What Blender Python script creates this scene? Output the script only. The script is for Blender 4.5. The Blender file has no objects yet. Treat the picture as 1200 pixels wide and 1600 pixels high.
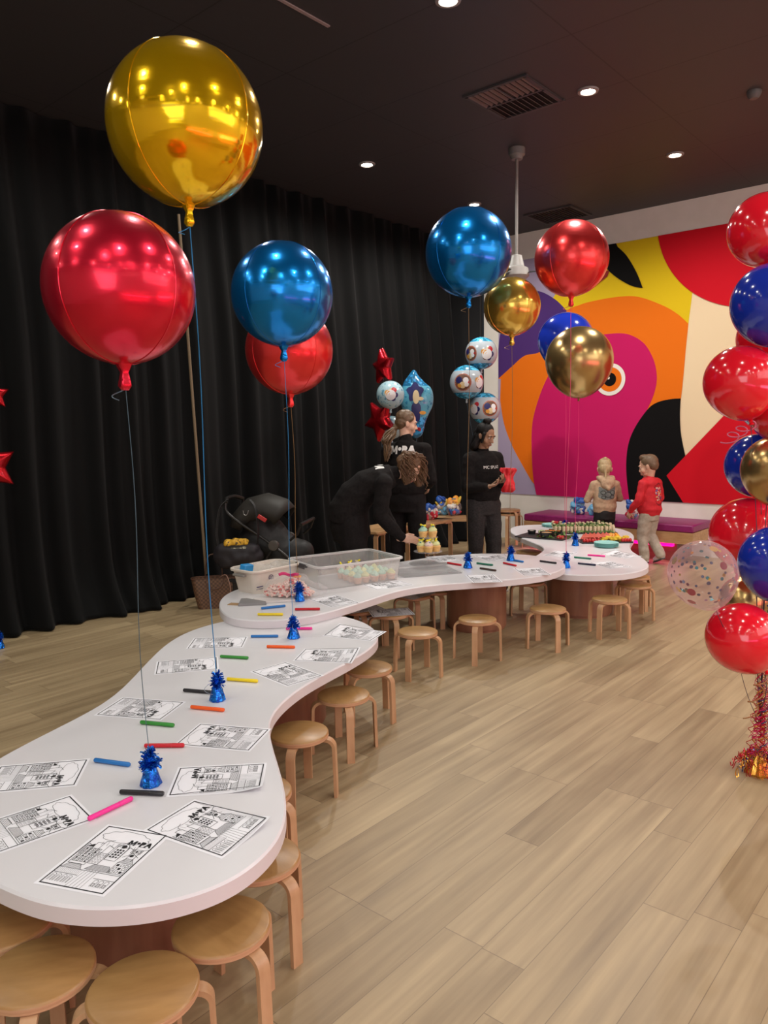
import bpy, bmesh, math, random
from math import sin, cos, pi, radians, sqrt, atan2, floor
from mathutils import Vector, Matrix, noise
V = Vector
random.seed(7)
sc = bpy.context.scene
COL = sc.collection

# ------------------------------------------------------------------ camera
F = 1180.0; H = 1.57
YAW, PITCH, ROLL = radians(40.7), radians(6.3), -radians(0.83)
_f = V((-sin(YAW) * cos(PITCH), cos(YAW) * cos(PITCH), -sin(PITCH)))
_r = V((cos(YAW), sin(YAW), 0)); _u = _r.cross(_f)
_R = _r * cos(ROLL) + _u * sin(ROLL); _U = _R.cross(_f)
CAMP = V((0, 0, H))
cam_data = bpy.data.cameras.new('camera')
cam_data.sensor_fit = 'VERTICAL'; cam_data.sensor_height = 36.0; cam_data.lens = F / 1600 * 36
cam_data.clip_start = 0.02; cam_data.clip_end = 60
cam = bpy.data.objects.new('camera', cam_data); COL.objects.link(cam)
cam.matrix_world = Matrix(((_R.x, _U.x, -_f.x, 0), (_R.y, _U.y, -_f.y, 0), (_R.z, _U.z, -_f.z, H), (0, 0, 0, 1)))
sc.camera = cam

def ray(x, y): return _f + _R * ((x - 600) / F) - _U * ((y - 800) / F)
def onz(x, y, z=0.0):
    d = ray(x, y); return CAMP + d * ((z - H) / d.z)
def ony(x, y, Y):
    d = ray(x, y); return CAMP + d * (Y / d.y)
def onx(x, y, X):
    d = ray(x, y); return CAMP + d * (X / d.x)
def at(x, y, t): return CAMP + ray(x, y) * t
CR = V((_r.x, _r.y, 0)); CF = V((-sin(YAW), cos(YAW), 0))      # level right / forward

# ------------------------------------------------------------------ world, exposure
w = bpy.data.worlds.new('world'); sc.world = w; w.use_nodes = True
w.node_tree.nodes['Background'].inputs[0].default_value = (0.9, 0.93, 1, 1)
w.node_tree.nodes['Background'].inputs[1].default_value = 0.02
sc.view_settings.view_transform = 'Standard'; sc.view_settings.look = 'None'
sc.view_settings.exposure = 0.2; sc.view_settings.gamma = 1.0
sc.view_settings.use_curve_mapping = False
CEIL = 4.15; WALLY = 9.2
SPOT_W = 72.0; FILL_W = 95.0; PINK_W = 19.0

def area(name, loc, look, sx, sy, power, col):
    l = bpy.data.lights.new(name, 'AREA'); l.shape = 'RECTANGLE'; l.size = sx; l.size_y = sy
    l.energy = power; l.color = col
    o = bpy.data.objects.new(name, l); COL.objects.link(o); o.location = loc
    o.rotation_euler = (V(look) - V(loc)).to_track_quat('-Z', 'Y').to_euler()
    return o
# added fill lamps: one from behind the camera, one from the right
area('rear_fill', (1.5, -3.7, 2.3), (-1.5, 4, 0.8), 4.5, 2.6, FILL_W, (0.86, 0.93, 1.0))
area('side_fill', (3.6, 4.0, 3.0), (-3, 4, 0.6), 5.0, 1.6, 40.0, (0.95, 0.97, 1.0))

# ------------------------------------------------------------------ materials
_m = {}
def mat(name, col=(0.8, 0.8, 0.8), rough=0.5, metal=0.0, **k):
    if name in _m: return _m[name]
    m = bpy.data.materials.new(name); m.use_nodes = True
    b = m.node_tree.nodes['Principled BSDF']
    b.inputs['Base Color'].default_value = (*col, 1); b.inputs['Roughness'].default_value = rough
    b.inputs['Metallic'].default_value = metal
    for a, v in k.items():
        key = {'trans': 'Transmission Weight', 'alpha': 'Alpha', 'coat': 'Coat Weight', 'sheen': 'Sheen Weight', 'ior': 'IOR',
               'emit': 'Emission Strength', 'ecol': 'Emission Color', 'sss': 'Subsurface Weight', 'spec': 'Specular IOR Level'}[a]
        b.inputs[key].default_value = (*v, 1) if a == 'ecol' else v
    _m[name] = m
    return m
class NT:
    def __init__(s, m): s.t = m.node_tree; s.b = s.t.nodes['Principled BSDF']
    def n(s, typ, **k):
        x = s.t.nodes.new(typ)
        for a, v in k.items(): setattr(x, a, v)
        return x
    def l(s, a, b): s.t.links.new(a, b)
    def math(s, op, a, b=None):
        x = s.n('ShaderNodeMath', operation=op)
        for i, v in enumerate((a, b)):
            if v is None: continue
            if isinstance(v, (int, float)): x.inputs[i].default_value = v
            else: s.l(v, x.inputs[i])
        return x.outputs[0]
    def mix(s, f, a, b):
        x = s.n('ShaderNodeMix', data_type='RGBA')
        for i, v in ((0, f), (6, a), (7, b)):
            if isinstance(v, (int, float)): x.inputs[i].default_value = v
            elif isinstance(v, tuple): x.inputs[i].default_value = (*v, 1)
            else: s.l(v, x.inputs[i])
        return x.outputs[2]
    def noise(s, vec, scale, detail=4):
        x = s.n('ShaderNodeTexNoise'); x.inputs['Scale'].default_value = scale; x.inputs['Detail'].default_value = detail
        if vec is not None: s.l(vec, x.inputs['Vector'])
        return x.outputs['Fac']
    def objco(s, scale=(1, 1, 1), out='Object'):
        c = s.n('ShaderNodeTexCoord'); mp = s.n('ShaderNodeMapping'); mp.inputs['Scale'].default_value = scale
        s.l(c.outputs[out], mp.inputs['Vector']); return mp.outputs[0]
    def bump(s, h, strength=0.2, dist=0.01):
        x = s.n('ShaderNodeBump'); x.inputs['Strength'].default_value = strength; x.inputs['Distance'].default_value = dist
        s.l(h, x.inputs['Height']); s.l(x.outputs[0], s.b.inputs['Normal'])
def wood(name, dark, light, scale=(3, 30, 3), rough=0.4):
    if name in _m: return _m[name]
    m = mat(name, light, rough); t = NT(m)
    f = t.noise(t.objco(scale), 3.0, 5)
    r = t.n('ShaderNodeValToRGB'); r.color_ramp.elements[0].position = 0.3; r.color_ramp.elements[1].position = 0.7
    r.color_ramp.elements[0].color = (*dark, 1); r.color_ramp.elements[1].color = (*light, 1)
    t.l(f, r.inputs[0]); t.l(r.outputs[0], t.b.inputs['Base Color'])
    return m
def speckle(name, a, b, scale, rough=0.6, bump=0.0, lo=0.4, hi=0.6, **k):
    if name in _m: return _m[name]
    m = mat(name, a, rough, **k); t = NT(m)
    f = t.noise(t.objco(), scale, 3)
    r = t.n('ShaderNodeValToRGB'); r.color_ramp.elements[0].position = lo; r.color_ramp.elements[1].position = hi
    r.color_ramp.elements[0].color = (*a, 1); r.color_ramp.elements[1].color = (*b, 1)
    t.l(f, r.inputs[0]); t.l(r.outputs[0], t.b.inputs['Base Color'])
    if bump: t.bump(f, bump)
    return m
M_WHITE = mat('white_laminate', (0.735, 0.735, 0.75), 0.28)
M_EDGE = mat('laminate_edge', (0.70, 0.67, 0.685), 0.4)
M_WALL = speckle('painted_wall', (0.79, 0.745, 0.66), (0.82, 0.77, 0.69), 6, 0.7)
M_SEAT = wood('seat_ply', (0.31, 0.165, 0.055), (0.43, 0.245, 0.09), (2, 9, 2), 0.33)
M_PLY = wood('ply_edge', (0.47, 0.25, 0.13), (0.62, 0.38, 0.22), (1, 1, 60), 0.45)
M_LEG = wood('leg_ply', (0.43, 0.24, 0.115), (0.58, 0.36, 0.195), (6, 6, 1.5), 0.4)
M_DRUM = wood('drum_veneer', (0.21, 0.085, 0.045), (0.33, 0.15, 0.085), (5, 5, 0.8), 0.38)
M_OAK = wood('oak_panel', (0.42, 0.24, 0.10), (0.56, 0.35, 0.17), (2, 8, 8), 0.45)
M_BLACK = mat('black_plastic', (0.012, 0.012, 0.013), 0.45)
M_CHROME = mat('chrome', (0.8, 0.8, 0.82), 0.15, 1.0)
M_STEEL = mat('grey_metal', (0.30, 0.29, 0.28), 0.4, 0.6)

# ------------------------------------------------------------------ mesh builder
class MB:
    def __init__(s): s.v = []; s.f = []; s.mi = []
    def add(s, vs, fs, m=0):
        o = len(s.v); s.v += [tuple(p) for p in vs]
        s.f += [tuple(i + o for i in f) for f in fs]; s.mi += [m] * len(fs); return s
    def box(s, c, d, m=0, rot=None):
        hx, hy, hz = d[0] / 2, d[1] / 2, d[2] / 2
        ps = [V((x, y, z)) for z in (-hz, hz) for x, y in ((-hx, -hy), (hx, -hy), (hx, hy), (-hx, hy))]
        if rot is not None: ps = [rot @ p for p in ps]
        return s.add([p + V(c) for p in ps], [(3, 2, 1, 0), (4, 5, 6, 7), (0, 1, 5, 4), (1, 2, 6, 5), (2, 3, 7, 6), (3, 0, 4, 7)], m)
    def rings(s, rings, m=0, cap=True, closed=False):
        n = len(rings[0]); vs = [p for r in rings for p in r]; fs = []
        k = len(rings)
        for i in range(k if closed else k - 1):
            a, b = i * n, ((i + 1) % k) * n
            for j in range(n): fs.append((a + j, a + (j + 1) % n, b + (j + 1) % n, b + j))
        if cap and not closed:
            fs.append(tuple(reversed(range(n)))); fs.append(tuple((k - 1) * n + j for j in range(n)))
        return s.add(vs, fs, m)
    def lathe(s, prof, seg=32, m=0, c=(0, 0, 0), rot=None, rf=None):
        R = []
        for r, z in prof:
            ring = []
            for j in range(seg):
                a = 2 * pi * j / seg; k = r * (rf(a, z) if rf else 1)
                p = V((k * cos(a), k * sin(a), z))
                if rot is not None: p = rot @ p
                ring.append(p + V(c))
            R.append(ring)
        return s.rings(R, m)
    def tube(s, pts, r, seg=8, m=0, flat=None, up=None):
        pts = [V(p) for p in pts]; R = []; prev = V(up) if up else None
        for i, p in enumerate(pts):
            d = (pts[min(i + 1, len(pts) - 1)] - pts[max(i - 1, 0)])
            if d.length < 1e-9: d = V((0, 0, 1))
            d.normalize()
            if prev is None: prev = V((0, 0, 1)) if abs(d.z) < 0.9 else V((1, 0, 0))
            n = prev - d * prev.dot(d)
            if n.length < 1e-6: n = d.orthogonal()
            n.normalize(); b = d.cross(n); prev = n
            ri = r[i] if isinstance(r, (list, tuple)) else r
            rb = ri if flat is None else flat
            R.append([p + n * (ri * cos(2 * pi * j / seg)) + b * (rb * sin(2 * pi * j / seg)) for j in range(seg)])
        return s.rings(R, m)
    def strip(s, pts, wdir, width, thick, m=0):
        """rectangular bar swept along pts, its width along wdir"""
        pts = [V(p) for p in pts]; wd = V(wdir).normalized(); R = []
        for i, p in enumerate(pts):
            d = (pts[min(i + 1, len(pts) - 1)] - pts[max(i - 1, 0)]).normalized()
            n = d.cross(wd).normalized()
            a, b = wd * (width / 2), n * (thick / 2)
            R.append([p - a - b, p + a - b, p + a + b, p - a + b])
        return s.rings(R, m)
    def ell(s, c, r, m=0, rot=None, seg=16, nr=10):
        R = []
        for i in range(1, nr):
            th = pi * i / nr; ring = []
            for j in range(seg):
                a = 2 * pi * j / seg
                p = V((r[0] * sin(th) * cos(a), r[1] * sin(th) * sin(a), -r[2] * cos(th)))
                if rot is not None: p = rot @ p
                ring.append(p + V(c))
            R.append(ring)
        vs = [p for q in R for p in q]; k = len(R)
        e = V((0, 0, r[2])); e = rot @ e if rot is not None else e
        vs += [V(c) - e, V(c) + e]; fs = []
        for i in range(k - 1):
            for j in range(seg): fs.append((i * seg + j, i * seg + (j + 1) % seg, (i + 1) * seg + (j + 1) % seg, (i + 1) * seg + j))
        for j in range(seg):
            fs.append((k * seg, (j + 1) % seg, j)); fs.append((k * seg + 1, (k - 1) * seg + j, (k - 1) * seg + (j + 1) % seg))
        return s.add(vs, fs, m)
    def cap(s, a, ra, b, rb, m=0, seg=14):
        """tapered capsule"""
        a, b = V(a), V(b); d = (b - a)
        if d.length < 1e-6: return s.ell(a, (ra, ra, ra), m)
        u = d.normalized(); n = u.orthogonal().normalized(); q = u.cross(n); R = []
        for k in range(1, 5):
            t = -pi / 2 + (pi / 2) * k / 4
            R.append((a + u * (ra * sin(t)), ra * cos(t)))
        for k in range(0, 4):
            t = (pi / 2) * k / 4
            R.append((b + u * (rb * sin(t)), rb * cos(t)))
        rr = [[p + n * (r * cos(2 * pi * j / seg)) + q * (r * sin(2 * pi * j / seg)) for j in range(seg)] for p, r in R]
        return s.rings(rr, m)
    def chain(s, pts, rs, m=0):
        for i in range(len(pts) - 1): s.cap(pts[i], rs[i], pts[i + 1], rs[i + 1], m)
        return s
    def prism(s, poly, z0, z1, m=0, mside=None, bev=0.0):
        n = len(poly)
        if bev:
            c = []
            for i in range(n):
                a, b, d = V(poly[i - 1]), V(poly[i]), V(poly[(i + 1) % n])
                e = (d - a); nn = V((e.y, -e.x)); nn.normalize(); c.append(V(b) - nn * bev)
            R = [[(p[0], p[1], z0 + bev * .3) for p in poly] , [(p[0], p[1], z1 - bev) for p in poly], [(p.x, p.y, z1) for p in c]]
            s.rings([[V((p.x, p.y, z0)) for p in c]] + R[:2], mside if mside is not None else m, cap=False)
            s.rings(R[1:], m, cap=False)
            s.add([(p.x, p.y, z1) for p in c], [tuple(range(n))], m)
            s.add([(p.x, p.y, z0) for p in c], [tuple(reversed(range(n)))], m)
            return s
        s.rings([[V((p[0], p[1], z0)) for p in poly], [V((p[0], p[1], z1)) for p in poly]], mside if mside is not None else m, cap=False)
        s.add([(p[0], p[1], z1) for p in poly], [tuple(range(n))], m)
        s.add([(p[0], p[1], z0) for p in poly], [tuple(reversed(range(n)))], m)
        return s
    def mesh(s, name, mats, smooth=True, angle=40):
        me = bpy.data.meshes.new(name); me.from_pydata(s.v, [], s.f)
        for m in (mats if isinstance(mats, (list, tuple)) else [mats]): me.materials.append(m)
        me.polygons.foreach_set('material_index', s.mi)
        if smooth:
            me.polygons.foreach_set('use_smooth', [True] * len(me.polygons))
            me.update(); me.set_sharp_from_angle(angle=radians(angle))
        me.update(); return me
    def build(s, name, mats, parent=None, smooth=True, angle=40, loc=None, bevel=0):
        bm_name = name
        o = bpy.data.objects.new(bm_name, s.mesh(name, mats, smooth, angle)); COL.objects.link(o)
        if parent is not None: o.parent = parent
        if loc is not None: o.location = loc
        if bevel:
            b = o.modifiers.new('bevel', 'BEVEL'); b.width = bevel; b.segments = 2; b.limit_method = 'ANGLE'
        return o
def thing(name, label, cat, loc=(0, 0, 0), rz=0.0, group=None):
    o = bpy.data.objects.new(name, None); COL.objects.link(o); o.empty_display_size = 0.05
    o.location = loc; o.rotation_euler = (0, 0, rz); return tag(o, label, cat, group)
def tag(o, label, cat, group=None):
    o['label'] = label; o['category'] = cat
    if group: o['group'] = group
    return o
def struct(o): o['kind'] = 'structure'; return o
def dup(root, loc, rz=None, label=None, group=None, swap=None):
    r = root.copy(); COL.objects.link(r); r.location = loc
    if rz is not None: r.rotation_euler = (0, 0, rz)
    if label: r['label'] = label
    if group: r['group'] = group
    def rec(src, dst):
        for ch in list(src.children):
            c = ch.copy(); COL.objects.link(c); c.parent = dst
            if swap and c.type == 'MESH':
                key = c.name.split('.')[0]
                if key in swap: c.material_slots[0].link = 'OBJECT'; c.material_slots[0].material = swap[key]
            rec(ch, c)
    rec(root, r)
    return r
def remesh(mb, name, mats, parent=None, voxel=0.006, smooth=4, wr=0.0, wscale=12.0, stretch=(1, 1, 1)):
    """one continuous skin grown over all the lumps in mb"""
    me = bpy.data.meshes.new('tmp'); me.from_pydata(mb.v, [], mb.f); me.update()
    o = bpy.data.objects.new('tmp', me); COL.objects.link(o)
    r = o.modifiers.new('r', 'REMESH'); r.mode = 'VOXEL'; r.voxel_size = voxel
    if smooth:
        q = o.modifiers.new('s', 'SMOOTH'); q.factor = 0.5; q.iterations = smooth
    bpy.context.view_layer.update()
    dg = bpy.context.evaluated_depsgraph_get()
    nm = bpy.data.meshes.new_from_object(o.evaluated_get(dg)); nm.name = name
    bpy.data.objects.remove(o); bpy.data.meshes.remove(me)
    if wr:
        for v_ in nm.vertices:
            p = V((v_.co.x * stretch[0], v_.co.y * stretch[1], v_.co.z * stretch[2])) * wscale
            v_.co += v_.normal * (wr * noise.noise(p))
    nm.materials.clear()
    for m in (mats if isinstance(mats, (list, tuple)) else [mats]): nm.materials.append(m)
    nm.polygons.foreach_set('use_smooth', [True] * len(nm.polygons)); nm.update()
    ob = bpy.data.objects.new(name, nm); COL.objects.link(ob)
    if parent is not None: ob.parent = parent
    return ob
def text_polys(body, size, bold=0.0):
    cu = bpy.data.curves.new('t', 'FONT'); cu.body = body; cu.size = size; cu.offset = bold * size
    cu.align_x = 'CENTER'; cu.align_y = 'CENTER'
    o = bpy.data.objects.new('t', cu); COL.objects.link(o); bpy.context.view_layer.update()
    me = bpy.data.meshes.new_from_object(o.evaluated_get(bpy.context.evaluated_depsgraph_get()))
    vs = [v_.co.copy() for v_ in me.vertices]; fs = [tuple(p.vertices) for p in me.polygons]
    bpy.data.objects.remove(o); bpy.data.meshes.remove(me); bpy.data.curves.remove(cu)
    return vs, fs
def mopa(size):
    """blocky letters M, small raised o, P, A, centred, as vertices and faces"""
    G = [(0.0, 1, [[(0, 0), (.25, 0), (.25, 1), (0, 1)], [(.75, 0), (1, 0), (1, 1), (.75, 1)], [(0, 1), (.40, .22), (.60, .22), (.28, 1)], [(1, 1), (.72, 1), (.40, .22), (.60, .22)]]),
         (1.08, 1, [[(.22 + .22 * cos(i * pi / 7), .62 + .22 * sin(i * pi / 7)) for i in range(14)]]),
         (1.60, 1, [[(0, 0), (.28, 0), (.28, 1), (0, 1)], [(.24, .36)] + [(.30 + .36 * cos(a), .68 + .32 * sin(a)) for a in [-pi / 2 + pi * i / 10 for i in range(11)]] + [(.24, 1)]]),
         (2.25, 1, [[(0, 0), (.36, 1), (.58, 1), (.52, .28), (.36, .28), (.27, 0)], [(.40, 1), (.62, 1), (.98, 0), (.70, 0), (.60, .28), (.46, .28)]])]
    vs = []; fs = []
    for ox, _, polys in G:
        for p in polys:
            q = [V(((x + ox - 1.6) * size, (y - .5) * size, 0)) for x, y in p]
            if sum(q[i - 1].x * q[i].y - q[i].x * q[i - 1].y for i in range(len(q))) < 0: q.reverse()
            o = len(vs); vs += q; fs.append(tuple(range(o, o + len(q))))
    return vs, fs
def smooth_closed(pts, n=8):
    pts = [V(p) for p in pts]; N = len(pts); out = []
    for i in range(N):
        a, b, c, d = pts[i - 1], pts[i], pts[(i + 1) % N], pts[(i + 2) % N]
        for k in range(n):
            t = k / n
            out.append(0.5 * ((2 * b) + (c - a) * t + (2 * a - 5 * b + 4 * c - d) * t * t + (3 * b - a - 3 * c + d) * t ** 3))
    return out
def smooth_open(pts, n=8):
    pts = [V(p) for p in pts]; N = len(pts); out = []
    for i in range(N - 1):
        a, b, c, d = pts[max(i - 1, 0)], pts[i], pts[i + 1], pts[min(i + 2, N - 1)]
        for k in range(n):
            t = k / n
            out.append(0.5 * ((2 * b) + (c - a) * t + (2 * a - 5 * b + 4 * c - d) * t * t + (3 * b - a - 3 * c + d) * t ** 3))
    out.append(pts[-1]); return out
RX = lambda a: Matrix.Rotation(a, 3, 'X')
RY = lambda a: Matrix.Rotation(a, 3, 'Y')
RZ = lambda a: Matrix.Rotation(a, 3, 'Z')
# ------------------------------------------------------------------ floor
mf = mat('plank_floor', (0.4, 0.3, 0.18), 0.42); t = NT(mf)
g = t.n('ShaderNodeNewGeometry'); sx = t.n('ShaderNodeSeparateXYZ'); t.l(g.outputs['Position'], sx.inputs[0])
rowf = t.math('DIVIDE', t.math('ADD', sx.outputs[0], 20.03), 0.145); row = t.math('FLOOR', rowf)
wn = t.n('ShaderNodeTexWhiteNoise', noise_dimensions='1D'); t.l(row, wn.inputs['W'])
yy = t.math('ADD', t.math('DIVIDE', t.math('ADD', sx.outputs[1], 20.0), 1.2), t.math('MULTIPLY', wn.outputs['Value'], 7.31)); colr = t.math('FLOOR', yy)
cx = t.n('ShaderNodeCombineXYZ'); t.l(row, cx.inputs[0]); t.l(colr, cx.inputs[1])
wn2 = t.n('ShaderNodeTexWhiteNoise', noise_dimensions='2D'); t.l(cx.outputs[0], wn2.inputs['Vector'])
gx = t.n('ShaderNodeCombineXYZ'); t.l(t.math('MULTIPLY', sx.outputs[0], 26.0), gx.inputs[0]); t.l(t.math('MULTIPLY', sx.outputs[1], 1.3), gx.inputs[1]); t.l(t.math('MULTIPLY', wn2.outputs['Value'], 40.0), gx.inputs[2])
grain = t.noise(gx.outputs[0], 1.0, 6)
gx2 = t.n('ShaderNodeCombineXYZ'); t.l(t.math('MULTIPLY', sx.outputs[0], 7.0), gx2.inputs[0]); t.l(t.math('MULTIPLY', sx.outputs[1], 0.8), gx2.inputs[1]); t.l(t.math('MULTIPLY', wn2.outputs['Value'], 90.0), gx2.inputs[2])
cloud = t.noise(gx2.outputs[0], 1.0, 3)
tone = t.math('ADD', t.math('MULTIPLY', grain, 0.55), t.math('ADD', t.math('MULTIPLY', cloud, 0.3), t.math('ADD', 0.07, t.math('MULTIPLY', wn2.outputs['Value'], 0.13))))
rp = t.n('ShaderNodeValToRGB'); rp.color_ramp.elements[0].position = 0.33; rp.color_ramp.elements[1].position = 0.78
rp.color_ramp.elements[0].color = (0.205, 0.142, 0.072, 1); rp.color_ramp.elements[1].color = (0.49, 0.375, 0.215, 1)
t.l(tone, rp.inputs[0])
fr = t.math('FRACT', rowf); s1 = t.math('LESS_THAN', fr, 0.016); s2 = t.math('LESS_THAN', t.math('FRACT', yy), 0.0028)
seam = t.math('MAXIMUM', s1, s2)
t.l(t.mix(t.math('MULTIPLY', seam, 0.55), rp.outputs[0], (0.09, 0.06, 0.035)), t.b.inputs['Base Color'])
t.l(t.math('ADD', 0.36, t.math('MULTIPLY', grain, 0.16)), t.b.inputs['Roughness'])
fl = struct(MB().box((-1.2, 2.6, -0.05), (10.9, 13.4, 0.1)).build('floor', mf, smooth=False))

# ------------------------------------------------------------------ ceiling with panel seams
mc = mat('ceiling_panels', (0.035, 0.032, 0.032), 0.55); t = NT(mc)
g = t.n('ShaderNodeNewGeometry'); sx = t.n('ShaderNodeSeparateXYZ'); t.l(g.outputs['Position'], sx.inputs[0])
a = t.math('LESS_THAN', t.math('FRACT', t.math('DIVIDE', t.math('ADD', sx.outputs[1], 20.33), 0.9)), 0.012)
b = t.math('LESS_THAN', t.math('FRACT', t.math('DIVIDE', t.math('ADD', sx.outputs[0], 20.5), 1.8)), 0.006)
t.l(t.mix(t.math('MULTIPLY', t.math('MAXIMUM', a, b), 0.8), (0.038, 0.0365, 0.038), (0.012, 0.012, 0.012)), t.b.inputs['Base Color'])
struct(MB().box((-1.2, 2.6, CEIL + 0.05), (10.9, 13.4, 0.1)).build('ceiling', mc, smooth=False))

# ------------------------------------------------------------------ walls
M_BLKWALL = mat('black_wall', (0.013, 0.013, 0.013), 0.6)
struct(MB().box((-6.6, 2.6, CEIL / 2), (0.1, 13.4, CEIL)).build('wall_left', M_BLKWALL, smooth=False))
wf = MB().box((-1.0, WALLY + 0.06, CEIL / 2), (10.0, 0.12, CEIL), 0)
struct(wf.build('wall_front', M_WALL, smooth=False))
struct(MB().box((-6.28, WALLY - 0.03, CEIL / 2), (0.5, 0.06, CEIL)).build('trim_1', mat('dark_panel', (0.02, 0.02, 0.021), 0.5), smooth=False))
M_PALE = mat('pale_wall', (0.72, 0.68, 0.62), 0.75)
struct(MB().box((4.2, 2.6, CEIL / 2), (0.1, 13.4, CEIL)).build('wall_right', M_PALE, smooth=False))
struct(MB().box((-1.2, -4.1, CEIL / 2), (10.9, 0.1, CEIL)).build('wall_back', M_PALE, smooth=False))

# ------------------------------------------------------------------ mural painted on the front wall
def wp(*pts): return [ony(x, y, WALLY) for x, y in pts]
MU = {'lilac': (0.40, 0.33, 0.46), 'purple': (0.075, 0.03, 0.16), 'orange': (0.80, 0.17, 0.008), 'yellow': (0.74, 0.52, 0.012), 'cream': (0.83, 0.66, 0.42),
      'magenta': (0.57, 0.012, 0.118), 'black': (0.005, 0.0045, 0.0045), 'red': (0.60, 0.007, 0.018), 'darkred': (0.30, 0.03, 0.03), 'white': (0.85, 0.8, 0.72)}
names = list(MU); mm = [mat('mural_' + k, MU[k], 0.75, spec=0.12) for k in names]
zt = 3.80; zb = 0.635; xl = wp((779, 600))[0].x; xr = 1.6
mu = MB(); layer = [0]
def paint(k, P):
    layer[0] += 1; y = WALLY - 0.002 - 0.0012 * layer[0]
    q = [(min(max(p.x, xl), xr), y, min(max(p.z, zb), zt)) for p in P]
    # outward normal towards the room (-Y): need clockwise seen from the room reversed
    ar = sum(q[i - 1][0] * q[i][2] - q[i][0] * q[i - 1][2] for i in range(len(q)))
    if ar < 0: q.reverse()
    mu.add(q, [tuple(range(len(q)))], names.index(k))
def crv(pts, n=6): return smooth_open(wp(*pts), n)
R_ = lambda x, z: V((x, WALLY, z))
paint('cream', [R_(xl, zb), R_(xr, zb), R_(xr, zt), R_(xl, zt)])
paint('lilac', [R_(xl, zb)] + wp((900, 790)) + wp((900, 380)) + [R_(xl, zt)])
paint('yellow', wp((862, 640), (862, 470)) + wp((880, 440), (905, 420), (925, 400), (940, 386)) + [R_(wp((940, 380))[0].x, zt), R_(wp((1040, 372))[0].x, zt)] + crv([(1084, 440), (1080, 475), (1076, 505), (1070, 560), (1064, 622)]))
paint('purple', crv([(779, 605), (779, 545), (790, 490), (815, 458), (842, 455), (868, 468), (886, 486)]) + wp((930, 520), (900, 600), (815, 640)))
orng = crv([(779, 592), (800, 573), (820, 556), (845, 549), (862, 520), (886, 486), (905, 477), (925, 471), (965, 464), (998, 464), (1035, 477), (1058, 490), (1076, 506)]) + crv([(1072, 545), (1067, 600), (1064, 625)]) + wp((1000, 700), (900, 720)) + crv([(850, 765), (834, 755), (812, 722), (795, 690), (785, 655), (779, 620)])
paint('orange', orng)
paint('lilac', wp((779, 592), (783, 592)) + crv([(782, 625), (788, 662), (800, 695), (814, 722), (834, 757)]) + wp((838, 774)) + [R_(xl, zb)])
mag = crv([(839, 775), (834, 747), (831.5, 710), (831.5, 673), (835, 648), (844, 618), (855, 592), (872, 565), (895, 541), (920, 528), (950, 522), (980, 522), (1005, 535), (1020, 558), (1026, 580), (1026, 600), (1020, 622), (1009, 645)]) + wp((1010, 700), (1010, 790))
paint('magenta', mag + [R_(mag[0].x, zb)])
blk = crv([(1064, 622.5), (1046, 624), (1027, 629), (1013, 639), (995, 664), (984, 688), (979.5, 714), (979.5, 743), (983.7, 781)]) + wp((984, 800), (1075, 800), (1075, 760)) + crv([(1072, 715), (1064, 673), (1063, 622.5)])
paint('black', blk)
dx = wp((1042, 743))[0]; d2 = wp((1130, 651))[0]; k = (d2.z - dx.z) / (d2.x - dx.x); d3 = wp((1068, 785))[0]
paint('red', [dx, R_(dx.x + 1.9, dx.z + 1.9 * k), R_(xr, 1.2), R_(xr, zb), R_(d3.x, zb)])
# big red disc cut by the top of the mural
a0, a1, a2 = (wp(p)[0] for p in ((1029, 369.6), (1071.7, 449), (1143, 479)))
def circ(p, q, r):
    ax, ay, bx, by, cx_, cy = p.x, p.z, q.x, q.z, r.x, r.z
    d = 2 * (ax * (by - cy) + bx * (cy - ay) + cx_ * (ay - by))
    ux = ((ax * ax + ay * ay) * (by - cy) + (bx * bx + by * by) * (cy - ay) + (cx_ * cx_ + cy * cy) * (ay - by)) / d
    uy = ((ax * ax + ay * ay) * (cx_ - bx) + (bx * bx + by * by) * (ax - cx_) + (cx_ * cx_ + cy * cy) * (bx - ax)) / d
    return ux, uy, sqrt((ax - ux) ** 2 + (ay - uy) ** 2)
ux, uy, ur = circ(a0, a1, a2)
disc = [R_(ux + ur * cos(pi + i * pi / 60), uy + ur * sin(pi + i * pi / 60)) for i in range(61)]
if uy < zt:
    disc += [R_(ux + ur * cos(i * pi / 30), uy + ur * sin(i * pi / 30)) for i in range(1, 30) if uy + ur * sin(i * pi / 30) < zt]
paint('red', disc)
paint('darkred', wp((925, 425), (953, 423), (950, 432), (930, 448), (915, 452)))
paint('black', wp((945, 383), (949, 383), (963.5, 380)) + crv([(966, 386), (980, 400), (995, 425), (1005, 450)]) + crv([(1002, 450), (987, 446.6), (969, 437), (952, 423.5), (938, 405)]))
ec = wp((954, 593))[0]; er = abs(wp((978, 593))[0].x - ec.x)
for k, rr, ox in (('white', 1, 0), ('orange', 0.76, 0), ('black', 0.42, -0.01), ('white', 0.09, -0.1)):
    paint(k, [R_(ec.x + er * (ox + rr * cos(i * pi / 24)), ec.z + er * (0.1 if rr < 0.1 else 0) + er * rr * sin(i * pi / 24)) for i in range(48)])
mo = mu.build('wall_mural', mm, smooth=False)
tag(mo, 'large painted bird mural in magenta, orange, yellow, black and red on the wall', 'mural')

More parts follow.
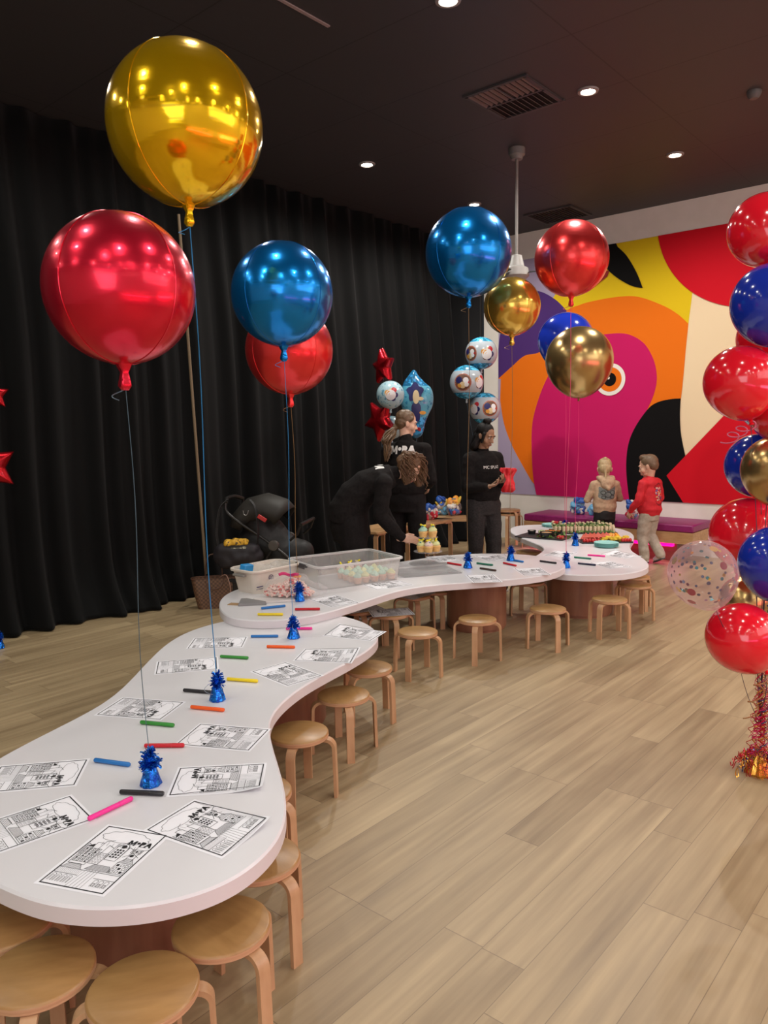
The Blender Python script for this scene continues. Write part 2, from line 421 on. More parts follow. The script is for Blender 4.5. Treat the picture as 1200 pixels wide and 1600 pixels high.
# ------------------------------------------------------------------ black velvet curtain in deep folds
mv = mat('black_velvet', (0.0036, 0.0037, 0.0036), 0.8, sheen=0.03, spec=0.12)
mb = MB(); Y0, Y1, NY, NZ = 0.3, 8.72, 520, 26
def fold(y):
    a = 0.50 * sin(y * 19.0 + 1.6 * sin(y * 2.3)) + 0.30 * sin(y * 33 + 2 * sin(y * 3.1 + 1)) + 0.32 * sin(y * 7.3 + 0.5)
    return a
vs = []; fs = []
for j in range(NZ + 1):
    u = j / NZ; z = 0.012 + (CEIL - 0.02) * (u ** 1.5)
    hb = max(0.0, 1 - z / 0.5)
    for i in range(NY + 1):
        y = Y0 + (Y1 - Y0) * i / NY
        amp = 0.055 + 0.05 * (1 - u)
        x = -6.27 + 0.27 * (1 - z / CEIL) + amp * fold(y + 0.02 * sin(z * 2)) + hb ** 2 * (0.10 + 0.06 * sin(y * 4.1)) * 1.0
        vs.append((x, y, z + hb * 0.0))
for j in range(NZ):
    for i in range(NY):
        a = j * (NY + 1) + i; fs.append((a, a + 1, a + NY + 2, a + NY + 1))
cu = MB().add(vs, fs).build('stage_curtain', mv, angle=180)
so = cu.modifiers.new('thick', 'SOLIDIFY'); so.thickness = 0.006
tag(cu, 'floor-length black velvet curtain hanging in folds along the left wall', 'curtain')
# beige draw rod hanging against the curtain
p0 = onx(279, 335, -5.72); p1 = onx(322, 897, -5.62)
tag(MB().tube([p0, p1], 0.013, 10).build('curtain_draw_rod', mat('beige_rod', (0.17, 0.12, 0.065), 0.6)), 'thin beige curtain rod leaning down the black curtain behind the gold balloon', 'rod')

# ------------------------------------------------------------------ ceiling fittings
M_LAMP = mat('lamp_lens', (1, 1, 1), 0.5, ecol=(1, 0.93, 0.8), emit=28.0)
def downlight(x, y, label, group=None):
    e = thing('downlight', label, 'ceiling light', (x, y, CEIL), 0, group)
    MB().lathe([(0.052, -0.004), (0.058, -0.014), (0.078, -0.012), (0.082, 0.0)], 28).build('trim_ring', mat('lamp_ring', (0.25, 0.24, 0.23), 0.4), e)
    MB().lathe([(0.001, -0.010), (0.03, -0.0105), (0.052, -0.006)], 24).build('lens', M_LAMP, e)
    l = bpy.data.lights.new('downlight_beam', 'SPOT'); l.energy = SPOT_W * (1.75 if y > 5 else 0.48); l.spot_size = radians(165); l.spot_blend = 0.6
    l.shadow_soft_size = 0.05; l.color = (1, 0.955, 0.89)
    lo = bpy.data.objects.new('beam', l); COL.objects.link(lo); lo.parent = e; lo.location = (0, 0, -0.03)
LL = {(-5.13, 5.785): 'round ceiling downlight over the black curtain, left of the blue balloon', (-5.11, 7.63): 'round ceiling downlight just above the tall blue foil balloon by the fan pole',
      (-2.79, 5.74): 'round ceiling downlight right of the square air vent', (-2.79, 7.61): 'round ceiling downlight nearest the mural wall', (-2.86, 3.99): 'round ceiling downlight at the very top edge of the photo'}
for xx in (-5.13, -2.8, -0.47, 1.86, 3.5):
    for yv in (-2.8, -0.9, 0.35, 2.18, 4.0, 5.76, 7.62):
        key = [k for k in LL if abs(k[0] - xx) < 0.2 and abs(k[1] - yv) < 0.2]
        if key: downlight(*key[0], LL[key[0]])
        elif xx > -5 and not (xx < 0 and yv > 4.5) or (xx < -5 and yv < 0) or (xx < -5 and yv in (0.35, 2.18, 4.0)): downlight(xx, yv, 'round ceiling downlight outside the picture, over the hall', 'hall downlights out of frame')
# air vent
def vent(x0, x1, y0, y1, label, n, split):
    e = thing('air_vent', label, 'air vent', ((x0 + x1) / 2, (y0 + y1) / 2, CEIL))
    W, D = x1 - x0, y1 - y0
    fr = MB()
    for c, d in (((0, D / 2, -0.008), (W + 0.05, 0.03, 0.016)), ((0, -D / 2, -0.008), (W + 0.05, 0.03, 0.016)), ((W / 2, 0, -0.008), (0.03, D, 0.016)), ((-W / 2, 0, -0.008), (0.03, D, 0.016))): fr.box(c, d)
    if split: fr.box((0, 0, -0.008), (W, 0.022, 0.016)); fr.box((0, -D / 4, -0.008), (0.02, D / 2, 0.015))
    fr.build('frame', mat('vent_frame', (0.05, 0.046, 0.046), 0.5), e, smooth=False)
    MB().box((0, 0, -0.001), (W, D, 0.002)).build('backing', mat('vent_dark', (0.004, 0.004, 0.004), 0.9), e, smooth=False)
    sl = MB()
    for i in range(n):
        x = -W / 2 + W * (i + 0.5) / n
        if split:
            sl.box((x, D / 4, -0.010), (0.026, D / 2 - 0.03, 0.003), rot=RY(0.6)); sl.box((x, -D / 4, -0.010), (0.026, D / 2 - 0.03, 0.003), rot=RY(-0.6))
        else: sl.box((x, 0, -0.006), (0.02, D - 0.03, 0.003), rot=RY(0.9))
    sl.build('slats', mat('vent_slat', (0.075, 0.066, 0.066), 0.4), e, smooth=False)
vent(-3.54, -3.02, 5.17, 5.75, 'square black louvred air vent beside the ceiling downlight', 11, True)
vent(-4.9, -4.31, 8.44, 8.97, 'dark square return-air opening in the ceiling near the mural wall', 14, False)
e = thing('smoke_detector', 'small round grey sensor on the ceiling at the right edge', 'sensor', (-1.83, 6.64, CEIL))
MB().lathe([(0.001, -0.055), (0.03, -0.055), (0.045, -0.04), (0.055, -0.015), (0.055, 0)], 24).build('housing', mat('sensor_grey', (0.10, 0.095, 0.09), 0.5), e)
# ceiling fan on its long pole
FX, FY = -3.83, 6.43; zf = 3.04
e = thing('ceiling_fan', 'ceiling fan hanging on a long grey pole behind the foil balloons', 'fan', (FX, FY, CEIL))
M_FAN = mat('fan_grey', (0.17, 0.165, 0.155), 0.45)
MB().lathe([(0.012, -0.10), (0.05, -0.10), (0.06, -0.07), (0.075, -0.06), (0.075, 0)], 24).build('canopy', M_FAN, e)
MB().tube([(0, 0, -0.08), (0, 0, zf - CEIL + 0.12)], 0.014, 10).build('pole', mat('pole_grey', (0.20, 0.185, 0.17), 0.5), e)
MB().lathe([(0.02, zf - CEIL + 0.15), (0.05, zf - CEIL + 0.14), (0.075, zf - CEIL + 0.04), (0.11, zf - CEIL + 0.02), (0.12, zf - CEIL - 0.05), (0.08, zf - CEIL - 0.09), (0.001, zf - CEIL - 0.095)], 28).build('motor_housing', mat('fan_pale', (0.30, 0.285, 0.265), 0.5), e)
for k in range(3):
    a = radians(18 + 120 * k); q = RZ(a)
    m_ = MB()
    R = []
    for s_ in range(9):
        u = s_ / 8; r_ = 0.12 + 0.53 * u; wd = 0.05 + 0.03 * sin(pi * min(1, u * 1.2)); zz = zf - CEIL - 0.02 - 0.015 * u
        R.append([q @ V((r_, -wd, zz - 0.018)), q @ V((r_, wd, zz + 0.012)), q @ V((r_, wd, zz + 0.018)), q @ V((r_, -wd, zz - 0.012))])
    m_.rings(R).build('blade', mat('fan_black', (0.02, 0.02, 0.02), 0.4), e)
# lit seam between two ceiling panels, its brightness put into a pale colour, top left
q0 = onz(437, -1, CEIL - 0.004); q1 = onz(514, 41.5, CEIL - 0.004); d = q1 - q0; q0 = q0 - d * 0.6
struct(MB().strip([q0, q1], V((d.y, -d.x, 0)), 0.022, 0.008).build('trim_2', mat('lit_seam_strip', (0.30, 0.24, 0.23), 0.5), smooth=False))

# ------------------------------------------------------------------ bench with magenta cushion and pink light strip
M_PINK = mat('pink_led', (1, 0.05, 0.45), 0.5, ecol=(1, 0.0, 0.20), emit=2.0)
bx0, bx1, by0 = -4.96, -2.82, 8.5
e = thing('wall_bench', 'long wooden wall bench with magenta cushion under the mural', 'bench', ((bx0 + bx1) / 2, 8.85, 0))
bw = bx1 - bx0
M_CUSH = speckle('magenta_vinyl', (0.235, 0.012, 0.115), (0.26, 0.015, 0.13), 30, 0.45)
M_PLINTH = wood('plinth_wood', (0.22, 0.085, 0.06), (0.31, 0.13, 0.085), (2, 10, 10), 0.4)
MB().box((0, 0.02, 0.405), (bw, 0.66, 0.085)).build('cushion', M_CUSH, e, bevel=0.015)
MB().box((0, 0.02, 0.295), (bw, 0.655, 0.13)).build('seat_box', M_OAK, e, smooth=False)
MB().box((-0.1, 0.1, 0.115), (bw - 0.25, 0.50, 0.23)).build('plinth', M_PLINTH, e, smooth=False)
MB().box((-0.1, -0.20, 0.205), (bw - 0.3, 0.06, 0.05)).build('light_strip', M_PINK, e, smooth=False)  # strip made taller so it also draws its glow on the plinth
lp = area('bench_glow', (-3.97, 8.6, 0.21), (-3.97, 8.45, 0.0), 2.1, 0.04, 1.6, (1, 0.05, 0.45)); 
# a second bench of the same row, further right, behind the balloons
e = thing('wall_bench', 'right-hand wooden bench with pink light under it, behind the balloon column', 'bench', (-0.65, 7.45, 0))
MB().box((0, 0.0, 0.405), (2.6, 0.66, 0.085)).build('cushion', M_CUSH, e, bevel=0.015)
MB().box((0, 0.0, 0.295), (2.6, 0.655, 0.13)).build('seat_box', M_OAK, e, smooth=False)
MB().box((0.0, 0.06, 0.115), (2.5, 0.50, 0.23)).build('plinth', M_PLINTH, e, smooth=False)
MB().box((0, -0.26, 0.222), (2.4, 0.05, 0.014)).build('light_strip', M_PINK, e, smooth=False)
# neon strip on an unseen counter added to hold it (seen only as a reflection and as the pink cast on the right)
e = thing('added_counter', 'added unseen counter with a pink light strip under its top, right of the picture', 'counter', (1.9, 2.4, 0))
MB().box((0, 0, 0.48), (0.5, 6.0, 0.96)).build('front_panel', M_PALE, e, smooth=False)
MB().box((-0.04, 0, 0.98), (0.62, 6.1, 0.05)).build('worktop', M_WHITE, e, bevel=0.005)
MB().box((-0.27, 0, 0.92), (0.03, 5.8, 0.03)).build('light_strip', M_PINK, e, smooth=False)
area('neon_glow', (1.55, 1.6, 0.9), (-0.3, 1.9, 0.0), 4.5, 0.1, PINK_W, (1, 0.12, 0.32))
area('neon_uplight', (1.9, 5.0, 1.1), (-0.5, 5.5, 4.1), 4.0, 0.3, 34.0, (1, 0.15, 0.30))
# ------------------------------------------------------------------ bean-shaped tables
TH = 0.05
ZA, ZB = 0.44, 0.49
T1 = [(-1.909, .716), (-1.815, .733), (-1.743, .76), (-1.672, .796), (-1.612, .843), (-1.553, .903), (-1.509, .973), (-1.48, 1.058), (-1.474, 1.129), (-1.492, 1.225), (-1.53, 1.314), (-1.595, 1.397), (-1.68, 1.475), (-1.783, 1.551), (-1.887, 1.624), (-1.992, 1.692), (-2.096, 1.767), (-2.175, 1.83), (-2.24, 1.9), (-2.295, 1.984), (-2.345, 2.082), (-2.405, 2.23), (-2.442, 2.4), (-2.482, 2.629), (-2.535, 2.82), (-2.6, 2.96), (-2.68, 3.06), (-2.79, 3.15), (-2.93, 3.22), (-3.10, 3.255), (-3.27, 3.225), (-3.42, 3.14), (-3.53, 3.0), (-3.60, 2.84), (-3.625, 2.68), (-3.61, 2.52), (-3.56, 2.36), (-3.45, 2.19), (-3.28, 1.995), (-3.10, 1.80), (-2.98, 1.66), (-2.90, 1.542), (-2.846, 1.421), (-2.793, 1.281), (-2.745, 1.154), (-2.69, 1.02), (-2.61, .90), (-2.50, .80), (-2.36, .73), (-2.2, .69), (-2.05, .69)]
T2 = [(341, 946), (345, 957.5), (357, 964), (375, 968), (400, 970), (430, 969.5), (470, 966), (505, 959), (542, 948), (580, 936), (605, 927.5), (630, 920), (675, 913), (737, 909.5), (812, 905), (850, 899), (875, 892.5), (887.5, 885), (882, 877.5), (862, 871), (825, 866), (775, 864), (725, 865), (687, 869), (637, 875)]
T2 = [tuple(onz(x, y, ZB)[:2]) for x, y in T2] + [(-3.90, 4.45), (-3.93, 4.1), (-4.0, 3.8), (-4.1, 3.5), (-4.12, 3.32), (-4.08, 3.15), (-4.02, 3.04), (-3.92, 2.92)]
T3 = [(888, 898), (910, 898.7), (942, 898.7), (975, 897), (997, 894), (1014, 887), (1015, 883), (1010, 874), (997, 867), (986, 861), (982.6, 853.7), (986, 847), (992, 840.7), (991, 835), (984, 831), (970, 825), (930, 820.5), (845, 818.6), (812, 820.7), (799.5, 823), (795, 827.7), (796, 831), (808, 838.5), (827.7, 845), (845, 852.6), (853.7, 857), (845, 864)]
T3 = [tuple(onz(x, y, ZA)[:2]) for x, y in T3] + [(-3.24, 5.7), (-3.15, 5.48), (-3.0, 5.3), (-2.82, 5.2)]
def relax(p, n):
    p = [V(q) for q in p]
    for _ in range(n): p = [(p[i - 1] + p[i] * 2 + p[(i + 1) % len(p)]) / 4 for i in range(len(p))]
    return p
def ccw(p):
    a = sum(p[i - 1][0] * p[i][1] - p[i][0] * p[i - 1][1] for i in range(len(p)))
    return p if a > 0 else list(reversed(p))
def table(out, z, drums, label):
    out = ccw(smooth_closed(relax([V((a, b)) for a, b in out], 1), 4))
    c = sum(out, V((0, 0))) / len(out)
    e = thing('activity_table', label, 'table', (c.x, c.y, 0), 0, 'bean-shaped activity tables')
    MB().prism([(p.x - c.x, p.y - c.y) for p in out], z - TH, z, 0, 1, bev=0.006).build('tabletop', [M_WHITE, M_EDGE], e, angle=50)
    for x, y, r in drums:
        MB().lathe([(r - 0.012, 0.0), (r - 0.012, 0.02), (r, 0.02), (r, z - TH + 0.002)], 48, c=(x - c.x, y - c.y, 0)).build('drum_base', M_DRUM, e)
table(T1, ZA, [(-2.12, 1.22, 0.27), (-3.02, 2.62, 0.25)], 'nearest white bean-shaped table with coloring sheets on two drum bases')
table(T2, ZB, [(-3.62, 3.35, 0.25), (-3.28, 4.92, 0.235)], 'middle white bean-shaped table with the storage bins and cupcakes')
table(T3, ZA, [(-2.86, 5.85, 0.275), (-3.75, 7.45, 0.27)], 'farthest white bean-shaped table with the food platters')

# ------------------------------------------------------------------ stools
def make_stool(label, h, r, name='stool'):
    e = thing(name, label, 'stool')
    t_ = 0.024
    MB().lathe([(r * 0.5, h - t_), (r - 0.004, h - t_), (r, h - t_ + 0.004), (r, h - 0.006)], 40, 1).lathe([(r, h - 0.006), (r - 0.002, h - 0.002), (r - 0.006, h), (0.001, h)], 40, 0).add([], []).build('seat', [M_SEAT, M_PLY], e)
    zt_ = h - t_ - 0.007; ro = r + 0.026; br = 0.036
    for k in range(4):
        q = RZ(k * pi / 2)
        pts = [q @ V((0.05, 0, zt_)), q @ V((ro - br - 0.02, 0, zt_))]
        for i in range(9):
            a = pi / 2 * i / 8; pts.append(q @ V((ro - br + br * sin(a), 0, zt_ - br + br * cos(a))))
        pts += [q @ V((ro + 0.003, 0, 0.1)), q @ V((ro + 0.005, 0, 0.0))]
        MB().strip(pts, q @ V((0, 1, 0)), 0.037, 0.014).build('leg', M_LEG, e, angle=30)
    return e
SH = 0.284; SR = 0.128
ST = [((62, 1513), (151, 1516), 'round wooden child stool at the bottom left corner, cut by the photo edge'),
      ((224, 1541), (325, 1541), 'round wooden child stool at the bottom of the photo, lowest one near the middle'),
      ((346, 1443), (403, 1493), 'child stool under the near table front rim, right of the lowest stool'),
      ((403, 1337), (442, 1372), 'round wooden child stool half under the near table on its right side'),
      ((400, 1234), (465, 1264), 'round wooden child stool almost fully hidden under the near table rim'),
      ((466.7, 1142.7), (516.7, 1155), 'round wooden child stool nearest the waist of the first table'),
      ((536.7, 1084), (545, 1108), 'second child stool along the first table waist, in front of the drum base'),
      ((576, 1041.7), (606.7, 1056.7), 'child stool tucked at the far right end of the first table'),
      ((652.5, 985.5), (692, 997), 'free-standing child stool in front of the middle table, leftmost of the row'),
      ((746, 966), (742.5, 980.6), 'child stool in front of the middle drum base'),
      ((856, 949.5), (872, 964), 'child stool between the two wooden drum bases'),
      ((952.5, 934.5), (941, 945), 'child stool in front of the right drum base of the far table'),
      ((992, 912), (1016, 920.6), 'child stool at the right end of the row, beside the far table'),
      ((4, 1437), (73, 1440), 'child stool under the near table at the left photo edge'),
      ((563, 951), (597, 955), 'child stool under the middle table with dark printed sheets on its seat'),
      ((611, 957), (632, 962), 'child stool under the middle table holding the right dark printed sheet'),
      ((647, 929), (667, 934), 'child stool under the middle table left of its drum base'),
      ((683, 921), (696, 926), 'child stool behind the middle table, seen under its rim'),
      ((826, 908), (818, 914), 'child stool in shade between the middle and far drum bases'),
      ((826, 861), (836, 864), 'dark-looking child stool under the left hollow of the far table'),
      ((991, 899), (1005, 903), 'child stool mostly hidden behind the rightmost stool of the row')]
proto = make_stool('s', SH, SR, 'child_stool')
for i, (c, b, lab) in enumerate(ST):
    p = onz(*c, SH); q = onz(*b, SH - 0.03)
    a = atan2(q.y - p.y, q.x - p.x)
    if i == 0: proto.location = (p.x, p.y, 0); proto.rotation_euler = (0, 0, a); proto['label'] = lab; proto['group'] = 'child stools around the tables'
    else: dup(proto, (p.x, p.y, 0), a, lab, 'child stools around the tables')
    ST[i] = (V((p.x, p.y, 0)), a, lab)
big = make_stool('taller wooden stool standing by the mural wall behind the woman with the red cloth', 0.45, 0.165, 'tall_stool')
pb = onz(797, 851, 0); pb = V((-5.18, 8.5, 0)); big.location = pb; big.rotation_euler = (0, 0, 0.5); big['group'] = 'stacked tall stools by the mural'
dup(big, (pb.x, pb.y, 0.048), 0.5 + pi / 4.6, 'upper wooden stool nested on the tall stool by the mural wall', 'stacked tall stools by the mural')

# ------------------------------------------------------------------ colouring sheets
M_PAPER = mat('paper', (0.90, 0.91, 0.95), 0.6); M_INK = mat('ink', (0.01, 0.01, 0.012), 0.6)
def sheet_art():
    """line drawing of a little town under a cloud, x right y up, in metres on a 187 x 277 mm frame"""
    S = []                                          # quads/polygons
    def ln(pts, w=0.0015, closed=False):
        pts = [V((x, y)) for x, y in pts]
        if closed: pts.append(pts[0])
        for a, b in zip(pts, pts[1:]):
            d = b - a
            if d.length < 1e-6: continue
            n = V((-d.y, d.x)).normalized() * (w / 2); e_ = d.normalized() * (w * 0.4)
            S.append([a - e_ - n, b + e_ - n, b + e_ + n, a - e_ + n])
    def fill(pts): S.append([V(p) for p in pts])
    def rect(x, y, w_, h_, f=False, lw=0.0014):
        P = [(x, y), (x + w_, y), (x + w_, y + h_), (x, y + h_)]
        fill(P) if f else ln(P, lw, True)
    def arch(x, y, w_, h_, lw=0.0011):
        P = [(x, y)] + [(x + w_ / 2 - w_ / 2 * cos(pi * i / 8), y + h_ - w_ / 2 + w_ / 2 * sin(pi * i / 8)) for i in range(9)] + [(x + w_, y)]
        ln(P, lw)
    def disc(x, y, r): fill([(x + r * cos(2 * pi * i / 16), y + r * sin(2 * pi * i / 16)) for i in range(16)])
    X, Y = 0.0935, 0.1385
    ln([(-X, -Y), (X, -Y), (X, Y), (-X, Y)], 0.0038, True)
    # cloud
    cl = []
    for i in range(40):
        a = 2 * pi * i / 40; rr = 1 + 0.13 * abs(sin(a * 4.5)) - 0.05 * sin(3 * a)
        cl.append((-0.005 + 0.068 * rr * cos(a), 0.098 + 0.026 * rr * sin(a)))
    ln(cl, 0.0012, True)
    # houses, back row
    for k in range(9):
        x = -0.088 + k * 0.0205; h_ = 0.028 + 0.02 * ((k * 7) % 5) / 4
        ln([(x, 0.0), (x, 0.02 + h_)]); ln([(x, 0.02 + h_), (x + 0.0205, 0.02 + h_ + 0.010 * ((k % 3) - 1))])
    ln([(0.0, 0.055), (0.017, 0.082), (0.034, 0.055)]); rect(0.0, -0.01, 0.034, 0.065); disc(0.017, 0.058, 0.0075)
    for r in range(4):
        for c in range(3): rect(0.005 + c * 0.009, 0.036 - r * 0.011, 0.006, 0.007, True)
    # left tower block
    rect(-0.085, -0.045, 0.05, 0.075); fill([(-0.088, 0.035), (-0.07, 0.05), (-0.066, 0.035)])
    for r in range(6):
        ln([(-0.085, 0.02 - r * 0.011), (-0.035, 0.02 - r * 0.011)], 0.0008)
        for c in range(4): rect(-0.081 + c * 0.0115, 0.0215 - r * 0.011, 0.006, 0.006, (r + c) % 4 == 0)
    rect(-0.032, -0.035, 0.03, 0.05)
    for r in range(4):
        for c in range(3): arch(-0.029 + c * 0.009, 0.002 - r * 0.011, 0.006, 0.008, 0.0008)
    # hatched roofs
    def roof(x, y, w_, h_, k):
        ln([(x, y), (x + w_, y), (x + w_ - h_ * 0.6, y + h_), (x + h_ * 0.6, y + h_)], 0.0012, True)
        for i in range(1, k):
            u = i / k; ln([(x + h_ * 0.6 * u, y + h_ * u), (x + w_ - h_ * 0.6 * u, y + h_ * u)], 0.0009)
    roof(-0.09, -0.066, 0.06, 0.022, 6); roof(-0.022, -0.06, 0.075, 0.024, 8); roof(0.045, -0.012, 0.045, 0.022, 6)
    rect(0.046, -0.06, 0.042, 0.048)
    for r in range(3):
        for c in range(3): rect(0.05 + c * 0.013, -0.027 - r * 0.014, 0.008, 0.009, (r * 2 + c) % 3 == 0)
    ln([(0.042, 0.012), (0.06, 0.035), (0.085, 0.02)]); disc(0.063, 0.024, 0.006)
    rect(0.05, 0.036, 0.03, 0.018)
    for c in range(3): rect(0.053 + c * 0.009, 0.04, 0.006, 0.009, c == 1)
    for k in range(7): ln([(-0.055 + 0.017 * k, 0.064 + 0.004 * (k % 2)), (-0.052 + 0.017 * k, 0.048)], 0.0008)
    # ground floor arches and street
    for c in range(4): arch(-0.086 + c * 0.016, -0.125, 0.011, 0.03); arch(-0.083 + c * 0.016, -0.125, 0.006, 0.022, 0.0008)
    for c in range(3): arch(0.04 + c * 0.016, -0.122, 0.011, 0.028); rect(0.043 + c * 0.016, -0.12, 0.005, 0.012)
    for k in range(5): ln([(-0.02 + k * 0.011, -0.1365), (-0.012 + k * 0.009, -0.06)], 0.0009)
    ln([(-0.0935, -0.066), (0.0935, -0.066)]); ln([(-0.0935, -0.09), (-0.02, -0.09)]); ln([(0.03, -0.09), (0.0935, -0.09)])
    for k in range(14): ln([(-0.09 + k * 0.0052, -0.09), (-0.09 + k * 0.0052, -0.066)], 0.0006)
    out = [([tuple(p) for p in q]) for q in S]
    tv = []; tf = []
    vs, fs = mopa(0.0225); tv = [(p.x + 0.052, p.y + 0.080) for p in vs]; tf = fs
    return out, tv, tf
ART, TV, TF = sheet_art()
def paper_mesh(curl=None, dark=False):
    W_, L_ = 0.21, 0.297
    def zz(x, y):
        z = 0.0006
        if curl:
            cx_, cy_, amt, rad = curl
            d = sqrt((x - cx_ * W_ / 2) ** 2 + (y - cy_ * L_ / 2) ** 2)
            if d < rad: z += amt * (1 - d / rad) ** 2
        return z
    m = MB(); nx, ny = 14, 20
    vs = [(-W_ / 2 + W_ * i / nx, -L_ / 2 + L_ * j / ny) for j in range(ny + 1) for i in range(nx + 1)]
    top = [(x, y, zz(x, y)) for x, y in vs]; bot = [(x, y, zz(x, y) - 0.0004) for x, y in vs]
    q = [(j * (nx + 1) + i, j * (nx + 1) + i + 1, (j + 1) * (nx + 1) + i + 1, (j + 1) * (nx + 1) + i) for j in range(ny) for i in range(nx)]
    m.add(top, q); m.add(bot, [tuple(reversed(f)) for f in q])
    for poly in ART:
        P = [(x, y, zz(x, y) + 0.0005) for x, y in poly]
        ar = sum(P[i - 1][0] * P[i][1] - P[i][0] * P[i - 1][1] for i in range(len(P)))
        if ar < 0: P.reverse()
        m.add(P, [tuple(range(len(P)))], 1)
    m.add([(x, y, zz(x, y) + 0.0006) for x, y in TV], TF, 1)
    return m.mesh('coloring_sheet', [M_PAPER, M_INK], smooth=False)
PM = [paper_mesh(), paper_mesh((1, -1, 0.02, 0.16)), paper_mesh((-1, -1, 0.018, 0.14)), paper_mesh((1, 1, 0.02, 0.15))]
def sheet(pts, z, label, mesh=0, group='coloring sheets on the tables'):
    P = [onz(x, y, z) for x, y in pts]
    if (P[0] - P[1]).length + (P[2] - P[3]).length > (P[1] - P[2]).length + (P[3] - P[0]).length: P = P[1:] + P[:1]
    c = sum(P, V()) / 4; ax = (P[1] - P[0]) + (P[2] - P[3]); up = (P[0] - P[3]) + (P[1] - P[2])
    a = atan2(up.y, up.x) - pi / 2
    a2 = atan2(ax.y, ax.x)
    # average the two estimates
    d = (a2 - a + pi) % (2 * pi) - pi
    if abs(d) > pi / 2: d = 0
    o = bpy.data.objects.new('coloring_sheet', PM[mesh]); COL.objects.link(o)
    o.location = (c.x, c.y, z); o.rotation_euler = (0, 0, a + d / 2)
    return tag(o, label, 'paper', group)
c1 = lambda *p: [(x / 2.6667, 950 + y / 2.6667) for x, y in p]
c2 = lambda *p: [(250 + x / 3, 940 + y / 3) for x, y in p]
cA = lambda *p: [(330 + x / 4, 860 + y / 4) for x, y in p]
cB = lambda *p: [(600 + x / 4, 830 + y / 4) for x, y in p]
cC = lambda *p: [(780 + x / 4.615, 780 + y / 4.615) for x, y in p]
cD = lambda *p: [(540 + x / 4, 880 + y / 4) for x, y in p]
sheet(c1((457, 910), (690, 948), (425, 1195), (165, 1142)), ZA, 'coloring sheet lying nearest the front edge of the near table, lowest in the photo', 0)
sheet(c1((632, 920), (810, 805), (1097, 900), (920, 1040)), ZA, 'coloring sheet at the front right of the near table, corner to the rim', 1)
sheet(c1((720, 770), (750, 672), (1092, 650), (1080, 768)), ZA, 'coloring sheet with a lifted edge right of the nearest blue weight', 2)
sheet(c1((740, 570), (845, 482), (1113, 503), (1027, 600)), ZA, 'coloring sheet sticking over the right rim at the waist of the near table', 0)
sheet(c1((760, 392), (655, 468), (412, 447), (520, 373)), ZA, 'coloring sheet at the left rim beside the green marker on the near table', 0)
sheet(c1((362, 633), (300, 745), (-62, 772), (0, 655)), ZA, 'coloring sheet at the left photo edge, left of the blue marker', 0)
sheet(c1((262, 792), (345, 895), (0, 1022), (-85, 905)), ZA, 'coloring sheet cut by the left photo edge, left of the pink marker', 0)
sheet(c1((905, 203), (900, 255), (648, 278), (662, 225)), ZA, 'coloring sheet left of the second green marker, behind the black marker', 0)
sheet(c1((1028, 118), (1000, 165), (780, 173), (820, 125)), ZA, 'coloring sheet at the far left of the near table, left of the blue marker', 0)
sheet(c2((437, 330), (595, 283), (752, 347), (590, 398)), ZA, 'coloring sheet right of the yellow marker on the near table, turned diagonally', 0)
sheet(c2((640, 278), (690, 222), (927, 230), (880, 290)), ZA, 'coloring sheet on the right rim above the diagonal one on the near table', 1)
sheet(c2((775, 160), (848, 118), (1050, 140), (980, 186)), ZA, 'coloring sheet at the far right end of the near table, hanging over the rim', 3)
sheet(cA((625, 305), (760, 273), (920, 333), (755, 355)), ZB, 'coloring sheet in front of the clear cupcake bin, by the bag of sweets', 0)
sheet(cD((190, 165), (125, 140), (335, 103), (400, 135)), ZB, 'coloring sheet at the right front corner of the clear cupcake bin', 0)
sheet(cB((555, 328), (508, 272), (690, 265), (738, 320)), ZB, 'coloring sheet at the front rim of the middle table, below the brown marker', 0)
sheet(cB((880, 280), (810, 232), (975, 228), (1038, 273)), ZB, 'coloring sheet right of the red marker on the middle table', 0)
sheet(cB((270, 165), (350, 195), (480, 180), (400, 150)), ZB, 'coloring sheet just behind the cupcake stand', 0)
sheet(cB((590, 160), (720, 150), (770, 175), (640, 187)), ZB, 'coloring sheet at the back rim of the middle table, between two blue weights', 0)
sheet(cC((265, 405), (365, 362), (620, 383), (530, 438)), ZA, 'coloring sheet on the far table beside the gap, left of the green marker', 0)
sheet(cC((740, 392), (835, 383), (1010, 408), (920, 432)), ZA, 'coloring sheet on the right rim of the far table, by the pink marker', 3)
sheet(cC((670, 455), (790, 445), (950, 490), (800, 508)), ZA, 'coloring sheet in front of the navy marker on the far table', 0)
# sheets lying on stools under the middle table, in its shade
for k, (si, dz, da, lab) in enumerate(((14, 0, 0.5, 'printed sheet lying on the shaded stool under the middle table, left of two'), (15, 0.0006, 0.2, 'printed sheet lying on the shaded stool under the middle table, right of two'), (16, 0, 0.9, 'printed sheet on the stool beside the middle drum base'))):
    p = ST[si][0]; o = bpy.data.objects.new('coloring_sheet', PM[0]); COL.objects.link(o); o.location = (p.x, p.y, SH + dz); o.rotation_euler = (0, 0, YAW + da + pi / 2); tag(o, lab, 'paper', 'coloring sheets on the stools')

